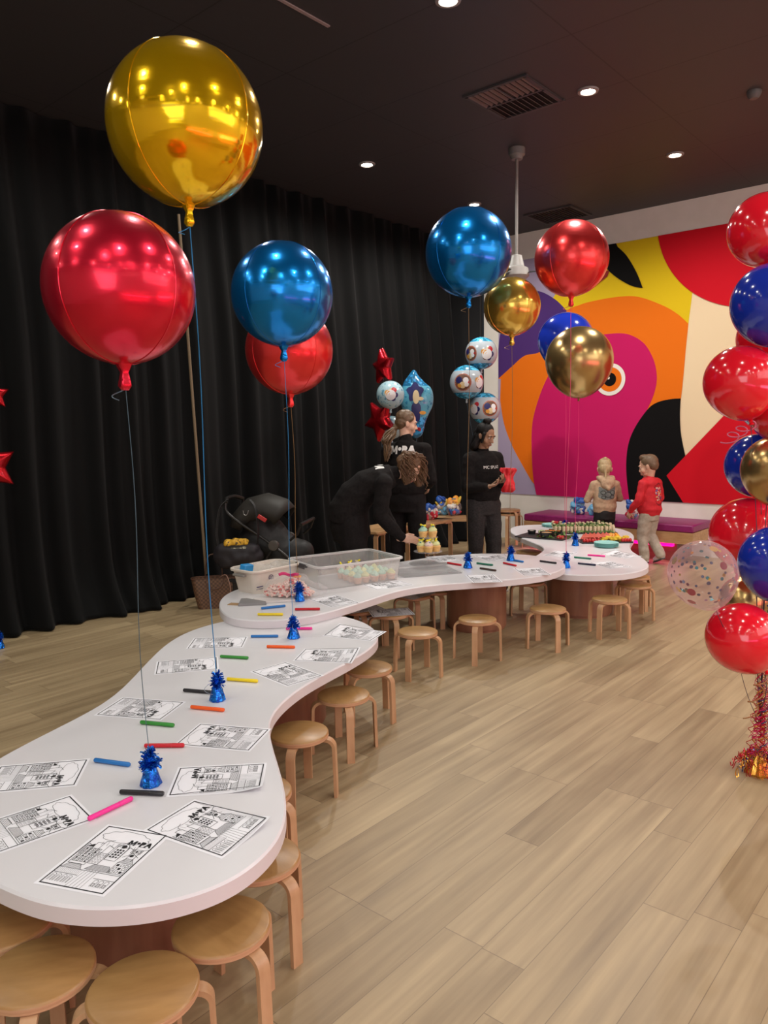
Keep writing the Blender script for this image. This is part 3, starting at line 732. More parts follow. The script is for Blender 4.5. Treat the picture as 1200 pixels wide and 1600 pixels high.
# ------------------------------------------------------------------ markers
def marker(a, b, z, col, label):
    p, q = onz(*a, z), onz(*b, z); d = q - p; L = 0.135; c = (p + q) / 2
    e = thing('marker_pen', label, 'marker', (c.x, c.y, z + 0.0085), atan2(d.y, d.x), 'thick marker pens on the tables')
    L = max(0.11, min(0.15, d.length))
    m = mat('marker_' + col[0], col[1], 0.35)
    rx = RY(pi / 2); r = 0.0076
    MB().lathe([(0.001, -L / 2), (r * 0.8, -L / 2), (r, -L / 2 + 0.003), (r, L * 0.18), (r * 0.9, L * 0.185)], 16, rot=rx).build('barrel', m, e)
    MB().lathe([(r * 0.9, L * 0.185), (r * 1.04, L * 0.19), (r * 1.04, L / 2 - 0.004), (r * 0.75, L / 2), (0.001, L / 2)], 16, rot=rx).build('cap', m, e)
KC = {'blue': (0.015, 0.17, 0.50), 'black': (0.012, 0.011, 0.014), 'pink': (0.85, 0.03, 0.30), 'red': (0.55, 0.008, 0.02), 'green': (0.03, 0.26, 0.03), 'orange': (0.85, 0.11, 0.008),
      'yellow': (0.85, 0.66, 0.01), 'brown': (0.05, 0.025, 0.015), 'teal': (0.01, 0.16, 0.09), 'navy': (0.012, 0.015, 0.05)}
for c, a, b, z, lab in (
    ('blue', (148, 1191), (203, 1198.5), ZA, 'blue marker nearest the viewer, left of the nearest blue weight'),
    ('black', (188, 1241), (256, 1244), ZA, 'black marker just below the nearest blue weight'),
    ('pink', (138, 1284), (207, 1251), ZA, 'pink marker lying diagonally between two coloring sheets'),
    ('red', (226, 1168.5), (288, 1168), ZA, 'red marker just behind the nearest blue weight'),
    ('green', (220, 1131.5), (272, 1136.5), ZA, 'green marker in front of the red one on the near table'),
    ('orange', (298, 1107.5), (351, 1112.5), ZA, 'orange marker in front of the second blue weight'),
    ('black', (287, 1081), (330, 1084.5), ZA, 'black marker behind the second blue weight'),
    ('yellow', (355, 1063.5), (403, 1067), ZA, 'yellow marker beside the diagonal coloring sheet on the near table'),
    ('green', (344.5, 1028), (388, 1030.5), ZA, 'green marker behind the second blue weight'),
    ('orange', (417, 1012.5), (461, 1013.5), ZA, 'orange marker farther back, below the third blue weight'),
    ('blue', (392, 996.5), (435, 996), ZA, 'blue marker left of the third blue weight'),
    ('pink', (447, 984.5), (488, 984), ZA, 'pink marker behind the third blue weight'),
    ('yellow', (402, 962), (443, 962), ZB, 'yellow marker at the left end of the middle table'),
    ('blue', (408, 952.5), (446, 948.5), ZB, 'blue marker beside the grey trimmer on the middle table'),
    ('red', (461, 954), (500, 953.5), ZB, 'red marker right of the yellow one on the middle table'),
    ('teal', (745, 881.5), (770, 884.5), ZB, 'dark green marker right of the blue weight on the middle table'),
    ('brown', (750, 889.5), (775, 893), ZB, 'brown marker in front of the dark green one'),
    ('red', (786, 881), (807, 885.5), ZB, 'red marker left of the coloring sheet on the middle table'),
    ('blue', (794, 875.5), (819, 879.5), ZB, 'blue marker at the foot of the far blue weight on the middle table'),
    ('black', (843, 878), (870, 881.5), ZB, 'black marker at the right end of the middle table'),
    ('red', (699, 881), (721, 884.5), ZB, 'red marker right of the cupcake stand base'),
    ('teal', (897, 872), (924, 874.5), ZA, 'dark green marker on the far table'),
    ('pink', (918, 868.5), (946, 870.5), ZA, 'pink marker on the far table below the turquoise plates'),
    ('navy', (902, 881.5), (932, 884.5), ZA, 'navy marker on the far table near the red string loop')):
    marker(a, b, z, (c, KC[c]), lab)
# ------------------------------------------------------------------ balloon weights
M_BFOIL = speckle('blue_foil', (0.010, 0.085, 0.52), (0.02, 0.26, 0.85), 60, 0.22, bump=0.5, metal=0.85)
def tinsel(mb, c, n, r0, r1, L, wd=0.004, up=0.3, m=0, seed=0):
    rnd = random.Random(seed)
    for i in range(n):
        a = rnd.uniform(0, 2 * pi); el = rnd.uniform(-0.35, 1.3)
        d = V((cos(a) * cos(el), sin(a) * cos(el), sin(el)))
        l = L * rnd.uniform(0.6, 1.15); s = V((-sin(a), cos(a), 0)); p = V(c)
        pts = [p + d * (r0)]
        for k in range(1, 4):
            d2 = (d + V((0, 0, -0.25 * k * rnd.uniform(0, 1))) + s * rnd.uniform(-.3, .3)).normalized(); pts.append(pts[-1] + d2 * l / 3)
        mb.strip(pts, (s + V((0, 0, rnd.uniform(-.6, .6)))), wd, 0.0005, m if isinstance(m, int) else rnd.choice(m))
def make_weight(label, fm=None, name='balloon_weight'):
    e = thing(name, label, 'balloon weight', group='blue foil balloon weights')
    mb = MB(); mb.lathe([(0.001, 0), (0.031, 0), (0.034, 0.004), (0.030, 0.02), (0.021, 0.05), (0.013, 0.066), (0.009, 0.072), (0.001, 0.073)], 28, rf=lambda a, z: 1 + 0.06 * sin(a * 9 + z * 60) + 0.03 * sin(a * 17))
    mb.build('foil_body', M_BFOIL, e, angle=25)
    mb = MB(); tinsel(mb, (0, 0, 0.070), 110, 0.004, 0, 0.034, 0.008, seed=3)
    tinsel(mb, (0, 0, 0.10), 70, 0.004, 0, 0.026, 0.007, seed=4); mb.cap((0, 0, 0.06), 0.009, (0, 0, 0.1), 0.007)
    mb.build('tinsel_top', M_BFOIL, e, angle=20)
    cu_ = [(0.02 * cos(u * 7) - 0.035, 0.012 * sin(u * 7), 0.085 - 0.07 * u) for u in [k / 24 for k in range(25)]]
    MB().tube(cu_, 0.0012, 5).build('ribbon_curl', mat('curl_grey', (0.32, 0.36, 0.42), 0.4, 0.4), e)
    return e
WT = {}
wl = [('red', onz(236, 1226, ZA), 'blue foil balloon weight nearest the viewer on the near table'),
      ('gold', onz(340, 1094, ZA), 'blue foil balloon weight beside the black marker, second from the viewer'),
      ('blue', onz(459, 997, ZA), 'blue foil balloon weight at the far end of the near table'),
      ('red2', onz(468, 939, ZB), 'blue foil balloon weight at the bag of pink sweets'),
      ('blue2', onz(731, 887.5, ZB), 'blue foil balloon weight on the middle table by the dark green marker'),
      ('gold2', onz(798, 876, ZB), 'blue foil balloon weight at the back rim of the middle table'),
      ('red3', onz(884.5, 887, ZA), 'blue foil balloon weight on the far table just behind the middle table rim'),
      ('goldl', onz(899, 852.5, ZA), 'blue foil balloon weight in front of the food platters'),
      ('bluel', onz(883, 830, ZA), 'blue foil balloon weight standing among the food at the back')]
for i, (k, p, lab) in enumerate(wl):
    WT[k] = p
    if i == 0: w0 = make_weight(lab); w0.location = p
    else: dup(w0, p, i * 1.3, lab, 'blue foil balloon weights')

# ------------------------------------------------------------------ foil and latex balloons
def foil(name, col, rough=0.13):
    if name in _m: return _m[name]
    m = mat(name, col, rough + 0.06, 0.80, coat=0.25); m.node_tree.nodes['Principled BSDF'].inputs['Coat Roughness'].default_value = 0.04; t = NT(m)
    f = t.noise(t.objco((3, 3, 14)), 1.6, 2); t.bump(f, 0.10, 0.02); return m
F_GOLD = foil('gold_foil', (0.92, 0.54, 0.002), 0.09); F_RED = foil('red_foil', (0.70, 0.012, 0.04), 0.19); F_BLUE = foil('blue_foil_balloon', (0.002, 0.22, 0.66), 0.16)
F_GOLD2 = foil('old_gold_foil', (0.72, 0.44, 0.07), 0.14); F_RED2 = foil('scarlet_foil', (0.84, 0.045, 0.045), 0.22)
M_RIB = {'blue': mat('ribbon_blue', (0.05, 0.28, 0.62), 0.35, 0.3), 'tan': mat('ribbon_tan', (0.34, 0.20, 0.09), 0.4, 0.4), 'slate': mat('ribbon_slate', (0.13, 0.20, 0.26), 0.35, 0.5), 'pink': mat('ribbon_pink', (0.80, 0.06, 0.18), 0.4, 0.0), 'black': mat('ribbon_dark', (0.05, 0.03, 0.05), 0.4)}
def ribbon(e, top, bot, col, r=0.0022, org=None):
    """runs from the neck to the weight below (local coordinates of e)"""
    a, b = V(top) , V(bot); n = 24; pts = []
    for i in range(n + 1):
        u = i / n; p = a.lerp(b, u); s = sin(u * pi); p = p + V((0.010 * s * sin(u * 5), 0.010 * s * cos(u * 4), 0)); pts.append(p)
    MB().tube(pts, r, 5, flat=0.0009).build('ribbon', M_RIB[col], e)
def orb(px, py, rpx, wkey, m, rib, label, tail=True, seams=(0.3,), rr=0.0022):
    """round foil balloon floating straight above its weight"""
    q = WT[wkey]; D = ray(px, py); t_ = (q.x * D.x + q.y * D.y) / (D.x ** 2 + D.y ** 2)
    c = CAMP + D * t_; r = rpx / F * t_
    o = V((c.x, c.y, c.z - r * 1.02))
    e = thing('foil_balloon', label, 'balloon', o, 0, 'round foil balloons tied to table weights')
    h = c.z - o.z
    MB().ell((0, 0, h), (r, r, r * 1.01), seg=72, nr=48).build('envelope', m, e, angle=180)
    sm = MB()
    va = atan2(c.y, c.x) + pi / 4
    for s0 in (va + (seams[0] - 0.8) * 0.5,):
        for k in range(2):
            a = s0 + k * pi / 2
            sm.tube([(r * 1.002 * cos(th) * cos(a), r * 1.002 * cos(th) * sin(a), h + r * 1.012 * sin(th)) for th in [2 * pi * i / 96 for i in range(97)]], 0.0016, 5)
    sm.build('seam', m, e)
    nk = MB(); nk.lathe([(0.004, 0.02), (0.028, 0.012), (0.02, -0.006), (0.012, -0.022), (0.017, -0.045), (0.020, -0.062), (0.011, -0.075), (0.001, -0.076)][::-1], 16, rf=lambda a, z: 1 + 0.15 * sin(a * 5)); nk.build('neck', m, e, angle=60)
    cu_ = [(0.028 * cos(u * 5.5) - 0.035, 0.02 * sin(u * 5.5), -0.055 - 0.05 * u) for u in [k / 20 for k in range(21)]]
    MB().tube(cu_, 0.0017, 5).build('ribbon_curl', M_RIB[rib], e)
    ribbon(e, (0, 0, -0.05), (q.x - o.x, q.y - o.y, q.z + 0.09 - o.z), rib, rr)
    return e, r
def tilt_seam(px): return px
g0, gr = orb(290, 197, 119, 'gold', F_GOLD, 'blue', 'big gold foil balloon, the highest and largest in the photo', rr=0.0034, seams=(0.95,))
gc = V(g0.location) + V((0, 0, gr * 1.02)); rd = ray(287, 304).normalized(); oc = CAMP - gc; bb = oc.dot(rd); dd = bb * bb - (oc.length_squared - gr * gr)
hp = oc + rd * (-bb - sqrt(max(dd, 0))); hn = hp.normalized(); hx = V((0, 0, 1)).cross(hn).normalized(); hz = hn.cross(hx); lb = MB()
for (a0, a1, b0, b1, m_) in [(-.022, .022, -.008, .008, 0)] + [(-.018 + .005 * i, -.0155 + .005 * i, -.005, .005, 1) for i in range(7)]:
    q = [(hn * gr + hx * u + hz * v_).normalized() * (gr * 1.004 + .0008 * m_) + V((0, 0, gr * 1.02)) for u, v_ in ((a0, b0), (a1, b0), (a1, b1), (a0, b1))]; lb.add(q, [(0, 1, 2, 3)], m_)
lb.build('sticker', [mat('sticker_grey', (0.5, 0.45, 0.42), 0.5), M_BLACK], g0, smooth=False)
orb(188, 452, 114.5, 'red', F_RED, 'slate', 'big red foil balloon at the left, below the gold one', seams=(0.75,))
orb(441, 460, 79, 'blue', F_BLUE, 'blue', 'blue foil balloon in front of a red one over the near table', seams=(0.85,))
orb(452, 547, 68, 'red2', F_RED2, 'tan', 'red foil balloon partly hidden behind and below the left blue one', seams=(0.5,))
orb(732, 395, 67, 'blue2', F_BLUE, 'tan', 'blue foil balloon at center right, in front of the fan pole', seams=(0.8,))
orb(800, 479, 44, 'gold2', F_GOLD2, 'tan', 'smaller gold foil balloon right below the central blue one', seams=(0.4,))
orb(893, 404, 57, 'red3', F_RED2, 'pink', 'red foil balloon in front of the top of the mural', seams=(1.2,))

M_LRED = mat('red_latex', (0.76, 0.008, 0.022), 0.14, coat=0.5, sss=0.0); M_LBLUE = mat('blue_latex', (0.010, 0.030, 0.36), 0.14, coat=0.5)
M_LGOLD = mat('gold_chrome_latex', (0.50, 0.33, 0.13), 0.24, 0.9)
def balloon_profile(r, n=40):
    P = []
    for i in range(n + 1):
        th = pi * i / n                          # 0 at the neck
        z = -cos(th); rad = sin(th)
        if z < 0:
            z *= 1.14; rad *= (1 - 0.13 * (-z / 1.14) ** 2)
        P.append((max(rad * r, 0.006), z * r))
    return P
def latex(c, r, m, label, neckdir=(0, 0, -1), rib=None, wpos=None, group=None, ribcol='black', extra=None):
    nd = V(neckdir).normalized(); rot = V((0, 0, -1)).rotation_difference(nd).to_matrix()
    nk_l = rot @ V((0, 0, -1.14 * r)); o = V(c) + nk_l
    e = thing('latex_balloon', label, 'balloon', o, 0, group)
    cc = -nk_l
    MB().lathe(balloon_profile(r), 56, c=cc, rot=rot).build('envelope', m, e, angle=180)
    MB().lathe([(0.005, 0.008), (0.007, 0.0), (0.010, -0.004), (0.006, -0.010), (0.013, -0.020), (0.011, -0.022)][::-1], 14, rot=rot).build('knot', m, e)
    if wpos is not None: ribbon(e, nd * 0.006, V(wpos) - o, ribcol, 0.0018)
    return e
def over(px, py, key):
    q = WT[key]; D = ray(px, py); t_ = (q.x * D.x + q.y * D.y) / (D.x ** 2 + D.y ** 2); return CAMP + D * t_, t_
c, t_ = over(905, 563, 'goldl'); latex(c, 52 / F * t_, M_LGOLD, 'gold chrome balloon in front of the bird eye of the mural', wpos=WT['goldl'] + V((0, 0, 0.08)), ribcol='pink')
c, t_ = over(884, 532, 'bluel'); latex(c, 43 / F * t_, M_LBLUE, 'royal blue balloon half hidden behind the gold chrome one', wpos=WT['bluel'] + V((0, 0, 0.08)), ribcol='pink')

# ------------------------------------------------------------------ balloon column at the right edge
CB = onz(1186, 1208, 0.0); CB.z = 0
GRP = 'latex balloons of the right-hand column'
def colb(px, py, rpx, dt, m, label, nd=None, rib=True, curl=None):
    t0 = (CB - CAMP).dot(_f) + dt; c = at(px, py, t0); r = rpx / F * t0 / 1.02
    d = V(nd) if nd else V((CB.x - c.x, CB.y - c.y, -0.35 - 0.0 * c.z))
    e = latex(c, r, m, label, d, wpos=(CB + V((0, 0, 0.22))) if rib else None, group=GRP)
    if curl:
        pts = [V(curl[1]) * (k / 40) + CR * (curl[2] * sin(k * .42)) + V((0, 0, curl[2] * .5 * cos(k * .42) - curl[2] * .5)) for k in range(41)]
        MB().tube(pts, 0.003, 6, flat=0.001).build('ribbon_curl', mat('curl_' + curl[0], {'rose': (0.42, 0.10, 0.16), 'tan': (0.36, 0.20, 0.09)}[curl[0]], 0.3, 0.6), e)
    return e
colb(1196, 359, 57, 0.05, M_LRED, 'red balloon at the very top of the right-hand column')
colb(1207, 474, 63, -0.10, M_LBLUE, 'royal blue balloon second from the top of the right-hand column')
colb(1203, 528, 50, 0.32, M_LRED, 'red balloon almost hidden behind the upper blue one of the column')
colb(1157, 596, 56, -0.05, M_LRED, 'red balloon sticking out left in the upper middle of the column', (0.25, 0.1, -1), curl=('rose', tuple(CR * -0.10 + V((0, 0, -0.07))), 0.035))
colb(1200, 628, 45, 0.25, M_LBLUE, 'blue balloon showing under the left red balloon of the column')
colb(1184, 727, 50, 0.30, M_LBLUE, 'blue balloon behind the gold one in the column')
colb(1213, 733, 53, -0.05, M_LGOLD, 'gold chrome balloon at mid height on the right photo edge')
colb(1167, 834, 57, 0.30, M_LRED, 'red balloon behind the confetti balloon, lower half of the column')
colb(1213, 878, 57, -0.10, M_LBLUE, 'royal blue balloon right of the confetti balloon')
colb(1165, 938, 40, 0.42, M_LGOLD, 'gold chrome balloon low in the column, seen behind the lowest red one')
colb(1159, 996, 55, -0.12, M_LRED, 'lowest red balloon of the right-hand column', (0.6, 0.4, -1), curl=('tan', tuple(CR * -0.06 + V((0, 0, -0.20))), 0.03))
colb(1222, 640, 50, 0.05, M_LRED, 'red balloon just outside the right photo edge in the column')
# clear balloon with confetti
M_CLEAR = bpy.data.materials.new('clear_latex'); M_CLEAR.use_nodes = True
nt = M_CLEAR.node_tree; nt.nodes.clear(); ou = nt.nodes.new('ShaderNodeOutputMaterial'); mx = nt.nodes.new('ShaderNodeMixShader'); tr = nt.nodes.new('ShaderNodeBsdfTransparent'); pb_ = nt.nodes.new('ShaderNodeBsdfPrincipled')
lw = nt.nodes.new('ShaderNodeLayerWeight'); lw.inputs[0].default_value = 0.35; ma = nt.nodes.new('ShaderNodeMath'); ma.operation = 'MULTIPLY_ADD'; ma.inputs[1].default_value = 0.5; ma.inputs[2].default_value = 0.08
pb_.inputs['Base Color'].default_value = (0.72, 0.50, 0.53, 1); pb_.inputs['Roughness'].default_value = 0.08
nt.links.new(lw.outputs['Facing'], ma.inputs[0]); nt.links.new(ma.outputs[0], mx.inputs[0]); nt.links.new(tr.outputs[0], mx.inputs[1]); nt.links.new(pb_.outputs[0], mx.inputs[2]); nt.links.new(mx.outputs[0], ou.inputs[0])
t0 = (CB - CAMP).dot(_f) - 0.22; cc = at(1098, 896, t0); rr_ = 53.5 / F * t0 / 1.03
e = latex(cc, rr_, M_CLEAR, 'clear balloon filled with confetti, lowest left in the column', (0.35, 0.1, -1), wpos=CB + V((0, 0, 0.22)), group=GRP)
lc = cc - V(e.location)
cf = MB(); rnd = random.Random(5)
for i in range(110):
    a = rnd.uniform(0, 2 * pi); z = rnd.uniform(-0.95, 0.9); s_ = sqrt(1 - z * z); d = V((s_ * cos(a), s_ * sin(a), z)); rr2 = rnd.choice([0.005, 0.0065, 0.007, 0.008, 0.018 if i % 3 == 0 else 0.006])
    n = d.orthogonal().normalized(); b = d.cross(n); p = lc + d * (rr_ * 0.975)
    k = rnd.choice([0, 0, 1, 2, 3]) if rr2 < 0.012 else rnd.choice([3, 3, 4])
    cf.add([p + n * (rr2 * cos(2 * pi * j / 10)) + b * (rr2 * sin(2 * pi * j / 10)) for j in range(10)], [tuple(range(10))], k)
co = cf.build('confetti', [mat('conf_slate', (0.06, 0.07, 0.12), 0.3, 0.3), mat('conf_teal', (0.03, 0.22, 0.25), 0.3, 0.5), mat('conf_plum', (0.16, 0.05, 0.10), 0.3, 0.5), mat('conf_gold', (0.75, 0.50, 0.05), 0.25, 0.7), mat('conf_red', (0.4, 0.01, 0.03), 0.3, 0.5)], e, smooth=False)
co['kind'] = 'stuff'
# weight of the column with its curly foil ribbons
e = thing('balloon_weight', 'balloon column weight on the floor under a heap of red, gold and blue curling ribbon', 'balloon weight', CB)
MT = [mat('tin_red', (0.62, 0.01, 0.04), 0.22, 0.8), mat('tin_gold', (0.75, 0.42, 0.06), 0.25, 0.8), mat('tin_blue', (0.03, 0.12, 0.40), 0.22, 0.8), mat('tin_pink', (0.75, 0.04, 0.22), 0.25, 0.6)]
MB().lathe([(0.001, 0), (0.055, 0), (0.06, 0.01), (0.045, 0.06), (0.02, 0.10), (0.001, 0.105)], 24, rf=lambda a, z: 1 + 0.08 * sin(a * 9)).build('foil_body', MT[1], e, angle=30)
tm = MB(); rnd = random.Random(11)
for i in range(70):
    a = rnd.uniform(0, 2 * pi); rad = rnd.uniform(0.01, 0.11); L = rnd.uniform(0.06, 0.20); rr2 = rnd.uniform(0.007, 0.013); ph = rnd.uniform(0, 6)
    z0 = rnd.uniform(0.01, 0.14) * (1 - rad / 0.14) + 0.015; d = V((cos(a), sin(a), 0)); s_ = V((-sin(a), cos(a), 0))
    pts = []
    for k in range(26):
        u = k / 25; p = d * (rad * 0.4 + L * 0.55 * u) + V((0, 0, max(0.012, z0 + 0.05 * sin(pi * u) - z0 * u)))
        p += s_ * (rr2 * cos(ph + u * 24)) + V((0, 0, rr2 * sin(ph + u * 24))); pts.append(p)
    tm.strip(pts, d, 0.004, 0.0006, rnd.choice([0, 0, 0, 3, 1, 2]))
for i in range(34):
    a = rnd.uniform(0, 2 * pi); rad = rnd.uniform(0.0, 0.05); rr2 = rnd.uniform(0.008, 0.018); ph = rnd.uniform(0, 6); z0 = rnd.uniform(0.08, 0.2); z1 = z0 + rnd.uniform(0.12, 0.42)
    pts = [V((rad * cos(a) * (1 - .6 * k / 39) + rr2 * cos(ph + k * 0.75), rad * sin(a) * (1 - .6 * k / 39) + rr2 * sin(ph + k * 0.75), z0 + (z1 - z0) * k / 39)) for k in range(40)]
    tm.strip(pts, (0, 0, 1), 0.004, 0.0006, rnd.choice([0, 0, 3, 3, 1, 2]))
o = tm.build('curling_ribbon', MT, e, smooth=False); o['kind'] = 'stuff'

# ------------------------------------------------------------------ foil shapes near the curtain
def inflate(outline, c2, depth, m, name, parent, mset=None, k0=0.0):
    """pillow-like foil shape: outline in x,z about c2, bulging along y"""
    ks = [1.0, 0.985, 0.94, 0.85, 0.7, 0.5, 0.3, 0.12]; n = len(outline); vs = []; fs = []
    for side in (1, -1):
        base = len(vs)
        for k in ks:
            for x, z in outline:
                vs.append((c2[0] + (x - c2[0]) * k, side * depth * sqrt(max(0, 1 - k ** 2)) ** 0.9, c2[1] + (z - c2[1]) * k))
        vs.append((c2[0], side * depth, c2[1])); ci = len(vs) - 1
        for i in range(len(ks) - 1):
            for j in range(n):
                f = (base + i * n + j, base + i * n + (j + 1) % n, base + (i + 1) * n + (j + 1) % n, base + (i + 1) * n + j)
                fs.append(f if side < 0 else tuple(reversed(f)))
        for j in range(n):
            f = (base + (len(ks) - 1) * n + j, base + (len(ks) - 1) * n + (j + 1) % n, ci); fs.append(f if side < 0 else tuple(reversed(f)))
    return MB().add(vs, fs).build(name, m, parent, angle=80)
M_STAR = foil('star_red_foil', (0.50, 0.006, 0.015), 0.2)
def star_pts(r, k=0.54, n=5, rot=0.0, sub=6):
    P = []
    for i in range(2 * n):
        a0 = pi / 2 + rot + pi * i / n; a1 = pi / 2 + rot + pi * (i + 1) / n; r0, r1 = (r, r * k) if i % 2 == 0 else (r * k, r)
        for s_ in range(sub):
            u = s_ / sub; P.append(((r0 * cos(a0)) * (1 - u) + (r1 * cos(a1)) * u, (r0 * sin(a0)) * (1 - u) + (r1 * sin(a1)) * u))
    return P
def star(c, r, yaw, label, rot=0.0, wpos=None, depth=0.3, grp=None):
    e = thing('star_balloon', label, 'balloon', c, yaw, grp)
    inflate(star_pts(r, rot=rot), (0, 0), r * depth, M_STAR, 'envelope', e)
    if wpos is not None:
        loc = Matrix.Rotation(-yaw, 3, 'Z') @ (V(wpos) - V(c)); ribbon(e, (0, 0, -r * 0.45), loc, 'slate', 0.0016)
    return e
def plainweight(p, label, sd):
    e = dup(w0, p, sd, label, 'floor balloon weights'); return e
TC = 8.2; PW = onz(606, 875, 0); PW = V((-5.35, 6.35, 0)); plainweight(PW, 'foil balloon weight on the floor behind the women, by the curtain', 0.3)
PT = PW + V((0, 0, 0.09))
star(at(599, 573, TC), 0.20, YAW - 1.0, 'upper red foil star balloon against the black curtain', 0.10, PT, 0.36, 'red star balloons by the women')
star(at(594, 657, TC + 0.1), 0.235, YAW - 0.75, 'lower red foil star balloon beside the head of the woman with the ponytail', 0.55, PT, 0.32, 'red star balloons by the women')
# round foil with blue confetti print
def printed(name, base, cap, zcap, speck=True):
    m = mat(name, base, 0.22, coat=0.4); t = NT(m); oc = t.n('ShaderNodeTexCoord'); sp = t.n('ShaderNodeSeparateXYZ'); t.l(oc.outputs['Object'], sp.inputs[0])
    k = t.math('GREATER_THAN', t.math('ABSOLUTE', sp.outputs[2]), zcap)
    nf = t.noise(t.objco(), 26, 2); sp2 = t.math('GREATER_THAN', nf, 0.55)
    capc = t.mix(sp2, cap, tuple(min(1, x * 2.4 + 0.02) for x in cap))
    bs = t.mix(t.math('MULTIPLY', t.math('GREATER_THAN', nf, 0.6), 0.7 if speck else 0.0), base, cap)
    t.l(t.mix(k, bs, capc), t.b.inputs['Base Color']); return m
PR = [mat('print_' + k, c_, 0.3) for k, c_ in (('brown', (0.16, 0.07, 0.04)), ('rim', (0.45, 0.12, 0.06)), ('indigo', (0.02, 0.022, 0.12)), ('cream', (0.72, 0.58, 0.33)), ('red', (0.50, 0.02, 0.03)), ('amber', (0.70, 0.33, 0.05)), ('white', (0.8, 0.8, 0.8)))]
def patch(mb, c, r, d, ang, m, off, poly=None, tx=0, tz=0):
    """print lying on the ball: disc of angular radius ang around direction d, shifted by tx, tz"""
    d = V(d).normalized(); x = V((0, 0, 1)).cross(d).normalized(); z = d.cross(x); q = []
    P = poly or [(cos(2 * pi * j / 24), sin(2 * pi * j / 24)) for j in range(24)]
    n = len(P); R = []
    for k in (0.0, 0.5, 1.0):
        for u, v_ in P:
            p = (d + x * (tx + u * k * ang) + z * (tz + v_ * k * ang)).normalized(); R.append(V(c) + p * (r + off))
    fs = [(i * n + j, i * n + (j + 1) % n, (i + 1) * n + (j + 1) % n, (i + 1) * n + j) for i in (0, 1) for j in range(n)]
    mb.add(R, fs, m)
def medallion(mb, c, r, d, s=0.5):
    patch(mb, c, r, d, s, 1, 0.0010); patch(mb, c, r, d, s * 0.86, 0, 0.0018)
    rnd = random.Random(int(r * 1000 + s * 77))
    for tx, tz, a, m in ((-0.4, 0.25, 0.36, 2), (0.0, -0.30, 0.34, 3), (0.35, 0.2, 0.3, 6), (0.42, -0.25, 0.24, 6), (-0.35, -0.35, 0.22, 5), (0.62, 0.0, 0.16, 4)):
        patch(mb, c, r, d, a * s, m, 0.0024 + 0.0003 * m, tx=tx * s, tz=tz * s)
def cluster(mb, c, r, d, s=0.42):
    for tx, tz, a, m in ((-0.1, -0.1, 0.62, 6), (0.35, 0.55, 0.34, 4), (0.05, 0.1, 0.36, 2), (-0.5, 0.2, 0.34, 5), (0.55, -0.1, 0.32, 2), (-0.3, -0.5, 0.3, 0), (0.25, -0.6, 0.28, 2), (0.0, 0.5, 0.26, 3)):
        patch(mb, c, r, d, a * s, m, 0.0012 + 0.0004 * m, tx=tx * s, tz=tz * s)
def ball(c, r, m, label, draw, wpos, name='printed_balloon', grp=None, squash=None):
    e = thing(name, label, 'balloon', V(c) - V((0, 0, r * 1.02)), 0, grp)
    b = MB().ell((0, 0, 0), (r, r, r), seg=56, nr=36).build('envelope', m, e, angle=180); b.location = (0, 0, r * 1.02)
    for dr in (draw if isinstance(draw, list) else [draw]):
        pm = MB(); dr(pm, (0, 0, r * 1.02), r); pm.build('printed_picture', PR, e, angle=180)
    MB().lathe([(0.003, 0.012), (0.016, 0.006), (0.010, -0.012), (0.014, -0.035), (0.001, -0.045)][::-1], 12).build('neck', m, e)
    if wpos is not None: ribbon(e, (0, 0, -0.03), V(wpos) - V(e.location), 'slate', 0.0015)
    return e
tocam = lambda c: (CAMP - V(c)).normalized()
M_PB = printed('blue_print_foil', (0.42, 0.62, 0.68), (0.02, 0.22, 0.36), 0.5)
c = at(610, 617, TC - 0.15); ball(c, 21.5 / F * TC, M_PB, 'round pale blue foil balloon with a colored picture, between the two red stars', lambda mb, cc_, r: cluster(mb, cc_, r, tocam(c) + V((0.1, 0, 0.05)), 0.62), PT)
c_s = at(612, 668, TC + 0.25); ball(c_s, 0.13, M_PB, 'pale blue balloon glimpsed behind the ponytail', lambda mb, cc_, r: cluster(mb, cc_, r, tocam(c_s), 0.4), PT)
# big foil shape: a plain splash pattern stands in for its printed figure
OUT = [(647, 578), (655, 588), (664, 598), (673, 606), (677, 618), (676, 634), (669, 649), (664, 662), (661, 675), (655, 683), (645, 684), (636, 670), (632, 652), (627, 634), (627, 618), (629, 602), (636, 590)]
cs = at(651, 628, TC + 0.05)
loc = [((p[0] - 651) / F * TC, -(p[1] - 628) / F * TC) for p in OUT]
loc = [(p.x, p.y) for p in smooth_closed([V(p) for p in loc], 4)]
e = thing('foil_shape_balloon', 'large irregular blue foil balloon with dark blue and cream print above the ponytail', 'balloon', cs, YAW - 0.1)
inflate(loc, (0, 0), 0.11, printed('shape_foil', (0.10, 0.40, 0.55), (0.01, 0.14, 0.30), 0.17), 'envelope', e)
pm = MB()
def flatpatch(mb, pts, y, m):
    q = [(x, y, z) for x, z in pts]; mb.add(q, [tuple(range(len(q)))], m)
def bl(cx_, cz, rx, rz, n=24, wob=0.0): return [(cx_ + rx * (1 + wob * sin(5 * 2 * pi * j / n)) * cos(2 * pi * j / n), cz + rz * (1 + wob * sin(5 * 2 * pi * j / n)) * sin(2 * pi * j / n)) for j in range(n)]
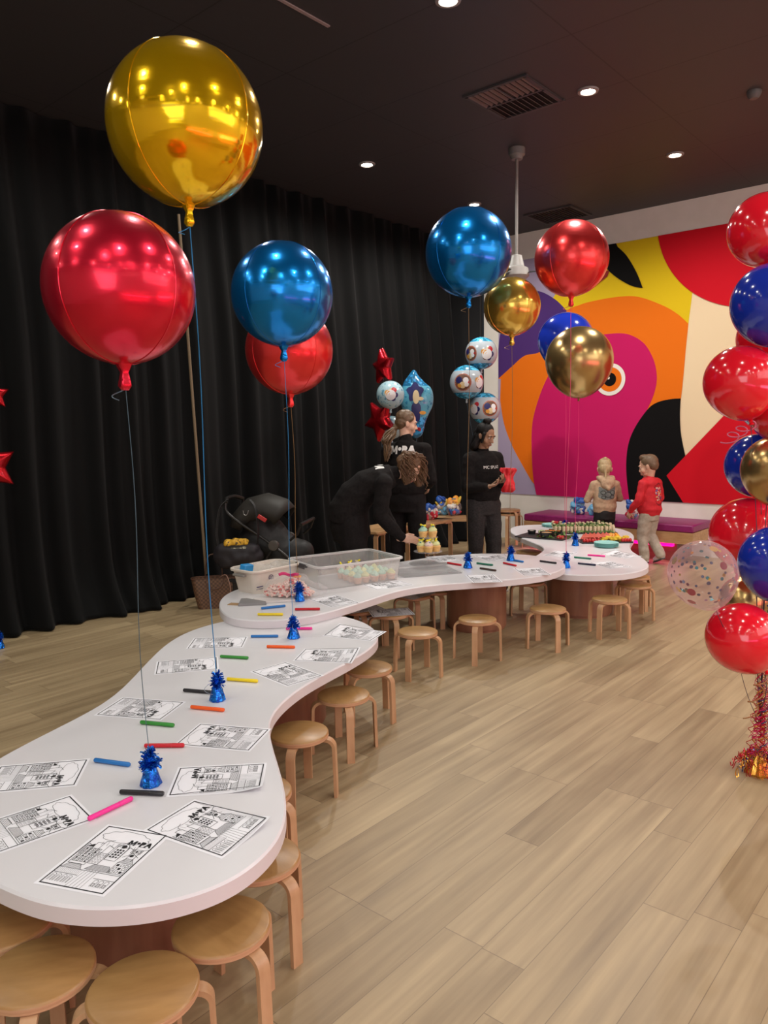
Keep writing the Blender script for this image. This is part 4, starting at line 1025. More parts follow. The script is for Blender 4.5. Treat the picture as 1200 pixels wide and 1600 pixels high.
def bulge(pts, m, off):
    rr2 = []
    for x, z in pts:
        k = min(0.97, max(abs(x) / 0.17, abs(z) / 0.36, sqrt((x / 0.18) ** 2 + (z / 0.37) ** 2))); rr2.append((x, -0.11 * sqrt(1 - k * k) ** 0.9 - off, z))
    cx_ = sum(p[0] for p in pts) / len(pts); cz = sum(p[1] for p in pts) / len(pts); k = min(0.97, sqrt((cx_ / 0.18) ** 2 + (cz / 0.37) ** 2))
    rr2.append((cx_, -0.11 * sqrt(1 - k * k) ** 0.9 - off - 0.002, cz)); n = len(pts)
    pm.add(rr2, [(j, (j + 1) % n, n) for j in range(n)], m)
bulge(bl(-0.01, 0.10, 0.085, 0.095, 30, 0.16), 2, 0.004); bulge(bl(0.0, -0.10, 0.05, 0.12, 24, 0.1), 2, 0.004); bulge(bl(0.0, 0.05, 0.035, 0.075), 3, 0.009)
bulge(bl(0.05, 0.03, 0.03, 0.02), 3, 0.009); pm.build('printed_picture', PR, e, angle=180)
pm = MB(); bulge(bl(0.02, -0.30, 0.03, 0.025), 4, 0.006); pm.build('printed_spot', PR, e, angle=180)
pm = MB(); bulge(bl(0.07, -0.12, 0.035, 0.02), 5, 0.006); pm.build('printed_spot', PR, e, angle=180)
ribbon(e, (0, 0, -0.39), Matrix.Rotation(-(YAW - 0.1), 3, 'Z') @ (PT - cs), 'slate', 0.0016)
# three white printed globes
PW2 = V((-4.95, 7.75, 0)); plainweight(PW2, 'foil balloon weight on the floor behind the woman with the red cloth', 1.0)
M_GL = printed('globe_print', (0.44, 0.50, 0.54), (0.03, 0.22, 0.36), 0.125, False); TG = 8.9
cg = [at(752, 552, TG), at(729, 597, TG - 0.1), at(757.5, 638, TG + 0.05)]
RGT = CR
ball(cg[0], 25 / F * TG, M_GL, 'topmost white globe balloon with blue caps, of the three by the mural edge', [lambda mb, c_, r: cluster(mb, c_, r, tocam(cg[0]) + RGT * 0.42, 0.54), lambda mb, c_, r: medallion(mb, c_, r, tocam(cg[0]) - RGT * 1.1, 0.52)], PW2 + V((0, 0, .09)), 'globe_balloon', 'white printed globe balloons')
ball(cg[1], 26 / F * TG, M_GL, 'middle white globe balloon with a round medallion, leftmost of the three', [lambda mb, c_, r: medallion(mb, c_, r, tocam(cg[1]) - RGT * 0.25, 0.58), lambda mb, c_, r: cluster(mb, c_, r, tocam(cg[1]) + RGT * 1.15, 0.50)], PW2 + V((0, 0, .09)), 'globe_balloon', 'white printed globe balloons')
ball(cg[2], 24.5 / F * TG, M_GL, 'lowest white globe balloon, right above the hair bun of the woman with the red cloth', [lambda mb, c_, r: medallion(mb, c_, r, tocam(cg[2]) + RGT * 0.38, 0.58), lambda mb, c_, r: cluster(mb, c_, r, tocam(cg[2]) - RGT * 1.0, 0.5)], PW2 + V((0, 0, .09)), 'globe_balloon', 'white printed globe balloons')
# stars at the left photo edge
PW3 = V((-5.70, 2.26, 0)); e3 = plainweight(PW3, 'foil balloon weight on the floor at the left photo edge, by the curtain hem', 2.0)
star(at(-18, 730, 5.35), 0.20, YAW + 0.45, 'larger red foil star balloon cut by the left photo edge', 0.25, PW3 + V((0, 0, .09)), 0.32, 'red star balloons at the left edge')
star(at(-10, 618, 5.4), 0.11, YAW + 0.35, 'small red foil star balloon tip at the left photo edge, above the larger star', 0.1, PW3 + V((0, 0, .09)), 0.32, 'red star balloons at the left edge')
# ------------------------------------------------------------------ clear bin, white tub
def clear_plastic(name, col, a0, a1, rough=0.15):
    m = bpy.data.materials.new(name); m.use_nodes = True; nt = m.node_tree; nt.nodes.clear()
    ou = nt.nodes.new('ShaderNodeOutputMaterial'); mx = nt.nodes.new('ShaderNodeMixShader'); tr = nt.nodes.new('ShaderNodeBsdfTransparent'); pb = nt.nodes.new('ShaderNodeBsdfPrincipled')
    lw = nt.nodes.new('ShaderNodeLayerWeight'); lw.inputs[0].default_value = 0.3; ma = nt.nodes.new('ShaderNodeMath'); ma.operation = 'MULTIPLY_ADD'; ma.inputs[1].default_value = a1; ma.inputs[2].default_value = a0
    pb.inputs['Base Color'].default_value = (*col, 1); pb.inputs['Roughness'].default_value = rough
    nt.links.new(lw.outputs['Facing'], ma.inputs[0]); nt.links.new(ma.outputs[0], mx.inputs[0]); nt.links.new(tr.outputs[0], mx.inputs[1]); nt.links.new(pb.outputs[0], mx.inputs[2]); nt.links.new(mx.outputs[0], ou.inputs[0])
    return m
M_BIN = clear_plastic('bin_plastic', (0.72, 0.72, 0.70), 0.21, 0.32, 0.3); M_ACRY = clear_plastic('acrylic', (0.8, 0.8, 0.8), 0.06, 0.35, 0.06); M_FILM = clear_plastic('clear_film', (0.85, 0.82, 0.82), 0.05, 0.3, 0.12)
M_RIM = clear_plastic('bin_rim', (0.75, 0.75, 0.74), 0.5, 0.3, 0.3)
def rrect(L, W, r, n=6):
    P = []
    for cx_, cy, a0 in ((L / 2 - r, W / 2 - r, 0), (-L / 2 + r, W / 2 - r, pi / 2), (-L / 2 + r, -W / 2 + r, pi), (L / 2 - r, -W / 2 + r, 1.5 * pi)):
        for i in range(n + 1): a = a0 + pi / 2 * i / n; P.append((cx_ + r * cos(a), cy + r * sin(a)))
    return P
def tub(name, label, loc, rz, L, W, h, r, tap, m, mrim, th=0.003, cat='bin', inset=0.02):
    e = thing(name, label, cat, loc, rz)
    out = lambda k, z, d=0: [V((x * k_[0], y * k_[1], z)) for x, y in rrect(L, W, r) for k_ in [((L * k - 2 * d) / L, (W * k - 2 * d) / W)]]
    mb = MB(); mb.rings([out(tap, 0), out(tap + (1 - tap) * .5, h * .5), out(1, h)] + [out(1, h, th), out(tap + (1 - tap) * .5, h * .5, th), out(tap, 0.004, th)])
    mb.build('bin_body', m, e, angle=50)
    mb = MB(); P = rrect(L + 0.03, W + 0.03, r + 0.015); Q = rrect(L - 0.004, W - 0.004, r)
    mb.rings([[V((x, y, h - 0.012)) for x, y in P], [V((x, y, h)) for x, y in P], [V((x, y, h + 0.003)) for x, y in rrect(L + 0.02, W + 0.02, r + .01)], [V((x, y, h + 0.001)) for x, y in Q], [V((x, y, h - 0.012)) for x, y in Q]], closed=True)
    mb.build('rim', mrim, e, angle=50); return e
BINC = V((-3.705, 3.875, ZB)); BINA = radians(73.5)
e = tub('storage_bin', 'large clear plastic storage bin with rows of cupcakes inside', BINC, BINA, 0.68, 0.46, 0.165, 0.035, 0.93, M_BIN, M_RIM)
for s in (-1, 1): MB().box((s * 0.352, 0, 0.15), (0.02, 0.15, 0.022)).box((s * 0.362, 0, 0.137), (0.006, 0.13, 0.02)).build('handle', mat('bin_handle', (0.05, 0.05, 0.055), 0.4), e, bevel=0.004)
M_TUB = mat('cream_plastic', (0.66, 0.60, 0.52), 0.4)
TUBC = V((-3.955, 3.345, ZB)); TUBA = radians(92)
e = tub('plastic_tub', 'cream plastic tub with rounded rim, left of the clear bin', TUBC, TUBA, 0.43, 0.26, 0.16, 0.06, 0.84, M_TUB, M_TUB, 0.005)
MB().box((-0.236, 0, 0.128), (0.03, 0.11, 0.016)).build('handle', mat('tub_handle', (0.22, 0.21, 0.19), 0.5), e, bevel=0.005)
mk = MB()
pts = [(0.03 * cos(a) * .62 - 0.07, 0, 0.03 * sin(a) * .62) for a in [radians(-40 + 260 * i / 16) for i in range(17)]]
mk.tube([(x, -0.1265, 0.10 + z) for x, _, z in pts], 0.0022, 5); mk.box((-0.07, -0.1262, 0.10), (0.003, 0.003, 0.022)); mk.box((-0.077, -0.1262, 0.096), (0.014, 0.003, 0.003))
mk.box((-0.165, -0.1185, 0.052), (0.055, 0.004, 0.005)).box((-0.165, -0.1165, 0.036), (0.06, 0.003, 0.002))
mk.build('printed_mark', mat('navy_print', (0.03, 0.02, 0.12), 0.5), e)
# things lying in the tub
tl = lambda x, y, z, c=TUBC, a=TUBA: c + RZ(a) @ V((x, y, z))
o = MB().box((0, 0, 0.05), (0.09, 0.05, 0.10)).build('blue_packet', [mat('packet_blue', (0.02, 0.27, 0.62), 0.35)], bevel=0.006); o.location = tl(-0.15, 0.045, 0.085); o.rotation_euler = (0.15, 0.1, TUBA + 0.2)
tag(o, 'small bright blue packet standing in the left end of the cream tub', 'packet')
mb = MB(); rnd = random.Random(2)
for i in range(16):
    mb.ell((rnd.uniform(-.12, .16), rnd.uniform(-.07, .07), rnd.uniform(0.10, 0.15)), (rnd.uniform(.03, .06), rnd.uniform(.03, .05), rnd.uniform(.02, .035)), seg=10, nr=6)
o = remesh(mb, 'plastic_wrap', M_FILM, None, 0.012, 2, 0.006, 30); o.location = TUBC; o.rotation_euler = (0, 0, TUBA); tag(o, 'crumpled clear plastic wrap heaped inside the cream tub', 'wrap')

# ------------------------------------------------------------------ cupcakes
M_CASE = speckle('cupcake_case', (0.62, 0.34, 0.20), (0.72, 0.45, 0.30), 20, 0.6); M_CASEY = speckle('cupcake_sponge', (0.70, 0.42, 0.13), (0.80, 0.52, 0.20), 40, 0.7)
M_MINT = mat('mint_icing', (0.42, 0.68, 0.52), 0.45); M_LEMON = mat('lemon_icing', (0.72, 0.75, 0.35), 0.45); M_CREAM = mat('cream_icing', (0.80, 0.66, 0.58), 0.45)
M_TOPY = mat('topper_yellow', (0.85, 0.72, 0.03), 0.4); M_TOPB = mat('topper_teal', (0.02, 0.22, 0.28), 0.4)
def cupcake(label, ice, topper, case, group, G=1.0):
    e = thing('cupcake', label, 'cupcake', (0, 0, 0), 0, group); r = 0.032
    MB().lathe([(0.001, 0), (r * 0.72, 0), (r, 0.036), (r * 0.9, 0.042), (0.001, 0.045)], 32, rf=lambda a, z: 1 + 0.025 * sin(16 * a)).build('case', case, e, angle=30)
    mb = MB(); pts = []; rs = []
    for k in range(60):
        u = k / 59; a = u * 3.2 * 2 * pi; q = 0.022 * (1 - u) ** 0.8; pts.append((q * cos(a), q * sin(a), 0.046 + 0.028 * u)); rs.append(0.0115 - 0.005 * u)
    mb.tube(pts, rs, 7); mb.ell((0, 0, 0.046), (0.027, 0.027, 0.012)); mb.build('icing', ice, e)
    if topper:
        mb = MB(); mb.cap((-0.012, 0, 0.075), 0.006, (0.012, 0.004, 0.082), 0.006); mb.ell((0.014, 0.006, 0.085), (0.008, 0.008, 0.007), seg=8, nr=6); mb.ell((-0.012, -0.005, 0.079), (0.008, 0.007, 0.008), seg=8, nr=6); mb.ell((0.002, 0.01, 0.074), (0.008, 0.006, 0.006), 1, seg=8, nr=6)
        mb.ell((0.004, -0.014, 0.064), (0.009, 0.006, 0.006), 1, seg=8, nr=6)
        mb.build('sugar_topper', [M_TOPY, M_TOPB], e)
    if G != 1.0:
        for ch in e.children:
            for v_ in ch.data.vertices: v_.co = v_.co * G
    return e
GC = 'iced cupcakes inside the clear bin'
L_M = 'mint-iced cupcake packed in the right half of the clear bin'; L_L = 'lemon-iced cupcake packed in the right half of the clear bin'
cm = cupcake(L_M, M_MINT, False, M_CASE, 'mint cupcakes in the clear bin'); cl_ = cupcake(L_L, M_LEMON, False, M_CASE, 'lemon cupcakes in the clear bin'); cy = cupcake('x', M_CREAM, True, M_CASE, GC)
first = {0: True, 1: True}; rnd = random.Random(4)
bl2 = lambda x, y, z=0.005: BINC + RZ(BINA) @ V((x, y, z))
for i in range(5):
    for j in range(4):
        x = 0.275 - i * 0.070; y = -0.175 + j * 0.076 + 0.01 * (i % 2); k = 1 if (i * 2 + j) % 3 == 0 else 0
        src = (cm, cl_)[k]; p = bl2(x, y)
        if first[k]: src.location = p; first[k] = False
        else: dup(src, p, rnd.uniform(0, 6), None, None)
for n, (x, y, lab) in enumerate(((-0.12, -0.02, 'cupcake with yellow topper in the clear bin, rightmost of the three with toppers'), (-0.19, 0.03, 'cupcake with yellow and teal topper in the clear bin, middle of the three with toppers'), (-0.265, 0.03, 'cupcake with yellow topper in the clear bin, leftmost of the three with toppers'))):
    p = onz(*((559, 892), (547, 894), (533, 897))[n], ZB + 0.006); p.z = ZB + 0.005
    if n == 0: cy.location = p; cy['label'] = lab
    else: dup(cy, p, n * 1.1, lab, GC)
# two-tier stand
SP = onz(669, 881, ZB)
e = thing('cupcake_stand', 'clear two-tier cupcake stand on the middle table', 'cake stand', SP)
MB().lathe([(0.001, 0), (0.155, 0), (0.158, 0.004), (0.15, 0.007), (0.01, 0.008)], 48).build('base_plate', M_ACRY, e)
MB().lathe([(0.006, 0.006), (0.006, 0.24)], 14).lathe([(0.002, 0.24), (0.008, 0.243), (0.006, 0.255), (0.001, 0.258)], 14).build('stem', M_ACRY, e)
for z, r in ((0.100, 0.115), (0.212, 0.08)): MB().lathe([(0.006, z), (r - 0.004, z), (r, z + 0.003), (r - 0.004, z + 0.006), (0.006, z + 0.006)], 44).build('tier', M_ACRY, e)
cs0 = cupcake('c', M_LEMON, True, M_CASEY, 'cupcakes on the two-tier stand', 1.18)
pos = [(CR * (-0.056) + CF * (-0.045), 0.106, 'cupcake on the lower tier at the left, being placed by the bending woman'), (CR * 0.0 + CF * (-0.07), 0.106, 'cupcake at the front of the lower tier of the stand'), (CR * 0.062 + CF * (-0.035), 0.106, 'cupcake at the right of the lower tier of the stand'), (CR * 0.03 + CF * 0.06, 0.106, 'cupcake at the back of the lower tier of the stand'),
       (CR * (-0.038) + CF * (-0.012), 0.218, 'cupcake at the left of the upper tier of the stand'), (CR * 0.036 + CF * (-0.012), 0.218, 'cupcake at the right of the upper tier of the stand')]
for n, (d, z, lab) in enumerate(pos):
    p = SP + d + V((0, 0, z))
    if n == 0: cs0.location = p; cs0['label'] = lab
    else: dup(cs0, p, n * 0.9, lab, None, swap={'icing': M_MINT} if n in (0, 4) else ({'icing': M_CREAM} if n == 1 else None))
# clear lid of the bin lying flat between bin and stand
o = MB().rings([[V((x, y, 0)) for x, y in rrect(0.5, 0.36, 0.03)], [V((x, y, 0.012)) for x, y in rrect(0.5, 0.36, 0.03)], [V((x, y, 0.012)) for x, y in rrect(0.47, 0.33, 0.025)], [V((x, y, 0.006)) for x, y in rrect(0.45, 0.31, 0.025)]]).build('bin_lid', M_ACRY, angle=40)
lp_ = onz(662, 893, ZB); o.location = lp_; o.rotation_euler = (0, 0, BINA - 0.25); tag(o, 'clear plastic lid lying flat on the middle table beside the cupcake stand', 'lid')
# bag of pink striped sweets, grey trimmer, card
BG = onz(452, 933, ZB)
e = thing('sweets_bag', 'clear bag of pink and white striped sweets on the grey trimmer', 'bag of sweets', BG + V((0, 0, 0.016)), YAW)
mb = MB(); rnd = random.Random(8)
for i in range(420):
    a = rnd.uniform(0, 2 * pi); r = sqrt(rnd.random()); h = rnd.random()
    x = 0.155 * r * cos(a); y = 0.085 * r * sin(a); zt_ = 0.115 * (1 - r ** 2.2) * (0.8 + 0.2 * sin(x * 30)) + 0.01
    d = V((rnd.uniform(-1, 1), rnd.uniform(-1, 1), rnd.uniform(-.5, .5))).normalized(); p = V((x, y, max(0.01, zt_ * (0.35 + 0.65 * sqrt(h)))))
    mb.cap(p - d * 0.009, 0.0075, p + d * 0.009, 0.0075, rnd.choice([0, 0, 0, 1]), 6)
o = mb.build('sweets', [mat('sweet_cream', (0.80, 0.62, 0.55), 0.5), mat('sweet_pink', (0.70, 0.17, 0.15), 0.5)], e); o['kind'] = 'stuff'
mb = MB(); mb.ell((0, 0, 0.045), (0.168, 0.10, 0.085), seg=22, nr=14); mb.ell((0.15, 0.01, 0.03), (0.10, 0.07, 0.04)); mb.ell((0.0, 0.05, 0.10), (0.12, 0.03, 0.04))
fo = remesh(mb, 'film', M_FILM, e, 0.012, 2, 0.012, 22)
MB().tube([(-0.06 + 0.13 * u, -0.015 + 0.02 * sin(u * 5), 0.135 + 0.006 * sin(u * 9)) for u in [k / 16 for k in range(17)]], 0.010, 8, flat=0.006).build('pink_header', mat('header_pink', (0.62, 0.03, 0.16), 0.4), e)
MB().box((0.055, 0.005, 0.118), (0.05, 0.03, 0.012)).build('orange_tag', mat('tag_orange', (0.85, 0.32, 0.02), 0.5), e, bevel=0.003)
tp = onz(410, 941, ZB); e = thing('paper_trimmer', 'grey and white paper trimmer lying under the bag of sweets', 'paper trimmer', tp, YAW + 0.22)
MB().box((0.10, 0.02, 0.007), (0.30, 0.13, 0.014)).build('board', mat('trimmer_white', (0.62, 0.60, 0.58), 0.4), e, bevel=0.003)
mb = MB(); mb.rings([[V((-0.155, -0.075, 0)), V((0.02, -0.085, 0)), V((0.02, -0.035, 0)), V((-0.09, 0.06, 0)), V((-0.135, 0.06, 0))], [V((-0.15, -0.07, 0.018)), V((0.02, -0.08, 0.015)), V((0.02, -0.04, 0.015)), V((-0.095, 0.055, 0.022)), V((-0.13, 0.055, 0.022))]])
mb.build('grey_arm', mat('trimmer_grey', (0.20, 0.20, 0.20), 0.45), e, bevel=0.003)
o = MB().box((0, 0, 0.0015), (0.13, 0.055, 0.003)).build('brown_card', mat('kraft_card', (0.36, 0.22, 0.10), 0.7)); o.location = onz(373, 944.5, ZB); o.rotation_euler = (0, 0, YAW - 0.25); tag(o, 'small brown card at the left end of the middle table by the trimmer', 'card')

# ------------------------------------------------------------------ food on the far table
M_SLATE = mat('slate', (0.022, 0.020, 0.022), 0.6)
def board(cx_, cy, L, W, rz, label):
    o = MB().prism(rrect(L, W, 0.012), 0, 0.012, bev=0.002).build('serving_board', M_SLATE, smooth=False); o.location = (cx_, cy, ZA); o.rotation_euler = (0, 0, rz); return tag(o, label, 'serving board', 'black serving boards')
FB1 = V((-3.78, 7.02, ZA + 0.012)); FA1 = radians(64)
BX = {}
b1c = (onz(838, 834, ZA) + onz(838, 834, ZA)) / 2
# three boards: dips, wraps, fruit
pD = onz(838, 839, ZA); pW = onz(908, 832, ZA); pF = onz(930, 845.5, ZA)
def bd(p, L, W, rz, label): board(p.x, p.y, L, W, rz, label); return lambda x, y, z=0.0: V((p.x, p.y, ZA + 0.012 + z)) + RZ(rz) @ V((x, y, 0))
fD = bd(onz(851, 839, ZA), 0.52, 0.34, YAW - 0.62, 'black slate board with dips and vegetables, left on the far table')
fW = bd(onz(910, 831, ZA), 0.66, 0.36, YAW - 0.06, 'black slate board under the rows of wraps at the back of the far table')
fF = bd(onz(944, 849.5 - 3, ZA), 0.50, 0.24, YAW + 0.02, 'black slate board with cut fruit on the far table')
def simple(name, mb, mats, label, cat, loc, rz, group=None, angle=40):
    o = mb.build(name, mats, angle=angle); o.location = loc; o.rotation_euler = (0, 0, rz); return tag(o, label, cat, group)
def scatter(proto, spots, label, group):
    for i, (p, a) in enumerate(spots):
        o = proto if i == 0 else proto.copy()
        if i: COL.objects.link(o)
        o.location = p; o.rotation_euler = (proto.rotation_euler.x if i else o.rotation_euler.x, o.rotation_euler.y, a); o['label'] = label; o['group'] = group
rnd = random.Random(21)
# wraps: short upright rolls in three rows
M_WRAP = speckle('wrap', (0.70, 0.56, 0.34), (0.80, 0.68, 0.46), 60, 0.7); M_FILLN = speckle('wrap_filling', (0.28, 0.33, 0.10), (0.70, 0.50, 0.34), 90, 0.7)
pw = MB().lathe([(0.001, 0), (0.0145, 0), (0.0155, 0.062), (0.0125, 0.063)], 16, 0, rf=lambda a, z: 1 + 0.04 * sin(3 * a + z * 40)).lathe([(0.0125, 0.063), (0.009, 0.066), (0.001, 0.065)], 14, 1).build('wrap', [M_WRAP, M_FILLN]); tag(pw, 'l', 'wrap')
sp_ = []
for r in range(4):
    for i in range(16): sp_.append((fW(-0.30 + i * 0.040 + 0.01 * (r % 2) + rnd.uniform(-.006, .006), -0.13 + r * 0.075 + rnd.uniform(-.01, .01), (0.0, 0.004, 0.012, 0.02)[r] * rnd.uniform(.2, 1.6)), rnd.uniform(0, 6)))
scatter(pw, sp_, 'upright rolled wrap in the rows at the back of the far table', 'wraps on the slate board')
# herbs and salad strewn on the boards
def herbs(name, f, xs, ys, n, z, label, seed, cols):
    r2 = random.Random(seed); mb = MB()
    for i in range(n):
        p = f(r2.uniform(*xs), r2.uniform(*ys), z + r2.uniform(0, 0.014)); d = V((r2.uniform(-1, 1), r2.uniform(-1, 1), r2.uniform(-.2, .5))).normalized(); s = d.orthogonal().normalized() * r2.uniform(.004, .010); L = r2.uniform(.025, .065)
        q = [p - d * L / 2, p + s, p + d * L / 2 + V((0, 0, .004)), p - s]; mb.add(q, [(0, 1, 2, 3)], r2.choice(range(len(cols))))
    o = mb.build(name, cols, smooth=False); tag(o, label, 'herbs'); o['kind'] = 'stuff'
GR = [mat('herb_a', (0.07, 0.16, 0.02), 0.6), mat('herb_b', (0.16, 0.26, 0.05), 0.6), mat('herb_c', (0.035, 0.09, 0.015), 0.6)]
herbs('rocket_leaves', fW, (-0.31, 0.26), (-0.12, 0.09), 420, 0.058, 'green rocket leaves strewn over the wraps', 31, GR)
herbs('salad_leaves', fD, (-0.06, 0.30), (-0.16, 0.12), 150, 0.006, 'green and red salad leaves on the dip board', 32, GR + [mat('leaf_red', (0.14, 0.02, 0.02), 0.6)])
herbs('garnish', fW, (-0.32, 0.30), (-0.19, -0.15), 90, 0.004, 'green garnish along the front of the wrap rows', 33, GR)
# dips
def dip(p, r, h, col, label):
    e = thing('dip_bowl', label, 'bowl', p, 0, 'black bowls of dip')
    MB().lathe([(0.001, 0), (r * .8, 0), (r, h), (r - .004, h), (r * .78, 0.006), (0.001, 0.005)], 30).build('bowl', M_BLACK, e); MB().lathe([(r * .93, h - .012), (r * .5, h - .004), (0.001, h - .006)], 26, rf=lambda a, z: 1 + .03 * sin(5 * a)).build('dip', col, e)
dip(fD(-0.17, 0.06), 0.045, 0.04, mat('dip_white', (0.78, 0.74, 0.66), 0.4), 'small black bowl of white dip at the left of the food')
dip(fD(0.06, -0.085), 0.075, 0.055, mat('dip_hummus', (0.60, 0.38, 0.17), 0.6), 'large black bowl of tan dip at the front of the dip board')
dip(fD(0.10, 0.11), 0.045, 0.045, mat('dip_brown', (0.10, 0.05, 0.02), 0.4), 'small black bowl behind the carrot sticks')
pc = MB().lathe([(0.001, 0), (0.024, 0), (0.025, 0.003), (0.024, 0.006)], 18, 0).lathe([(0.022, 0.0062), (0.001, 0.0065)], 18, 1).build('cucumber_slice', [mat('cuke_skin', (0.05, 0.14, 0.02), 0.5), mat('cuke_flesh', (0.55, 0.62, 0.30), 0.5)]); tag(pc, 'l', 'cucumber'); pc.rotation_euler = (0.9, 0.1, 0)
scatter(pc, [(fD(-0.08 + 0.014 * i, 0.07 + 0.02 * (i % 3), 0.022 + 0.004 * (i % 2)), FA1 + i * .3) for i in range(14)], 'cucumber slice heaped between the white dip and the carrots', 'cucumber slices')
pk = MB().strip([(-0.035, 0, 0.006), (0.035, 0, 0.006)], (0, 1, 0), 0.011, 0.011).build('carrot_stick', mat('carrot', (0.80, 0.22, 0.02), 0.5), smooth=False); tag(pk, 'l', 'carrot stick')
scatter(pk, [(fD(0.02 + rnd.uniform(-.03, .07), 0.09 + rnd.uniform(-.03, .03), 0.006 + 0.010 * (i // 6)), YAW + rnd.uniform(-.5, .5)) for i in range(22)], 'orange carrot stick in the heap behind the tan dip', 'carrot sticks')
# fruit
tri = MB().prism([(-0.035, 0), (0.035, 0), (0.0, 0.06)], 0, 0.014).add([], []).build('watermelon_wedge', mat('melon', (0.62, 0.10, 0.06), 0.4), smooth=False); tag(tri, 'l', 'watermelon wedge'); tri.rotation_euler = (0.8, 0, 0)
scatter(tri, [(fF(-0.20 + 0.021 * i, 0.0 + 0.0022 * i, 0.014 + 0.012 * (i % 2)), YAW - 0.2 + rnd.uniform(-.3, .3)) for i in range(13)], 'red watermelon wedge in the overlapping row on the fruit board', 'watermelon wedges')
po = MB().lathe([(0.001, 0), (0.033, 0), (0.034, 0.004), (0.033, 0.008)], 24, 0).lathe([(0.030, 0.0082), (0.001, 0.0085)], 24, 1).build('orange_slice', [mat('orange_peel', (0.80, 0.24, 0.01), 0.5), mat('orange_flesh', (0.88, 0.42, 0.04), 0.4)]); tag(po, 'l', 'orange slice'); po.rotation_euler = (0.7, 0.2, 0)
scatter(po, [(fF(-0.10 + 0.036 * i, 0.075, 0.03 + 0.006 * (i % 2)), YAW + i) for i in range(8)], 'orange slice standing behind the watermelon wedges', 'orange slices')
pp = MB().prism([(-0.022, 0), (0.022, 0.0), (0.012, 0.03), (-0.012, 0.03)], 0, 0.016).build('pineapple_chunk', mat('pineapple', (0.85, 0.62, 0.06), 0.45), smooth=False); tag(pp, 'l', 'pineapple chunk')
scatter(pp, [(fF(-0.02 + 0.028 * (i % 9), -0.06 + 0.03 * (i // 9), 0.002 + 0.014 * ((i * 7) % 3)), rnd.uniform(0, 6)) for i in range(27)], 'yellow pineapple chunk on the right of the fruit board', 'pineapple chunks')
ps = MB().ell((0, 0, 0.014), (0.016, 0.016, 0.02), seg=12, nr=8).build('strawberry', mat('strawberry', (0.50, 0.02, 0.02), 0.35)); tag(ps, 'l', 'strawberry')
scatter(ps, [(fF(-0.22 + 0.027 * i, -0.085 - 0.01 * (i % 2), 0.0), i) for i in range(6)] + [(fF(0.15 + 0.025 * i, -0.09, 0.0), i) for i in range(4)] + [(fD(0.20 + 0.02 * (i % 3), -0.13 + 0.02 * (i // 3), 0.0), i) for i in range(7)] + [(fW(-0.29 + 0.02 * (i % 3), 0.10 + 0.02 * (i // 3), 0.06), i) for i in range(5)], 'small red strawberry among the food on the slate boards', 'strawberries')
# turquoise plates
M_TURQ = mat('turquoise_plate', (0.30, 0.66, 0.62), 0.4)
def plate(p, r, label, group):
    o = MB().lathe([(0.001, 0.002), (r * .68, 0.0), (r * .74, 0.003), (r, 0.012), (r - .003, 0.0135), (r * .72, 0.006), (0.001, 0.005)], 44).build('paper_plate', M_TURQ); o.location = p; return tag(o, label, 'plate', group)
pp_ = onz(947, 854.5, ZA)
for i in range(7): plate(pp_ + V((0.002 * (i % 3), 0.0015 * (i % 2), 0.0055 * i)), 0.112, 'turquoise paper plate on top of the stack on the far table' if i == 6 else 'turquoise paper plate inside the stack beside the fruit board', 'stacked turquoise plates')
pq = onz(862, 822.5, ZA)
for i in range(4): plate(pq + V((0, 0.001 * i, 0.0055 * i)), 0.112, 'turquoise paper plate in the stack behind the carrots at the back rim', 'turquoise plates behind the food')

# ------------------------------------------------------------------ side tables with gift bags
def side_table(loc, rz, L, W, h, label):
    e = thing('side_table', label, 'table', loc, rz, 'low wooden tables along the curtain')
    MB().prism(rrect(L, W, 0.02), h - 0.028, h, bev=0.003).build('tabletop', M_OAK, e)
    for sx_ in (-1, 1):
        for sy in (-1, 1):
            pts = [V((sx_ * (L / 2 - 0.16), sy * (W / 2 - 0.04), h - 0.036)), V((sx_ * (L / 2 - 0.06), sy * (W / 2 - 0.04), h - 0.036))] + [V((sx_ * (L / 2 - 0.06 + 0.04 * sin(a)), sy * (W / 2 - 0.04), h - 0.076 + 0.04 * cos(a))) for a in [pi / 2 * i / 8 for i in range(9)]] + [V((sx_ * (L / 2 - 0.018), sy * (W / 2 - 0.04), 0))]
            MB().strip(pts, (0, 1, 0), 0.05, 0.018).build('leg', M_LEG, e, angle=30)
HT = 0.50
side_table((-5.20, 7.42, 0), radians(35), 0.62, 0.42, HT, 'low bent-leg wooden table with gift bags beside the woman with the red cloth')
side_table((-5.33, 6.92, 0), radians(94), 0.62, 0.42, HT, 'low wooden table behind the standing woman with the ponytail, angled edge')
side_table((-5.36, 6.15, 0), radians(94), 0.62, 0.42, HT, 'low wooden table glimpsed between the two women at the curtain')
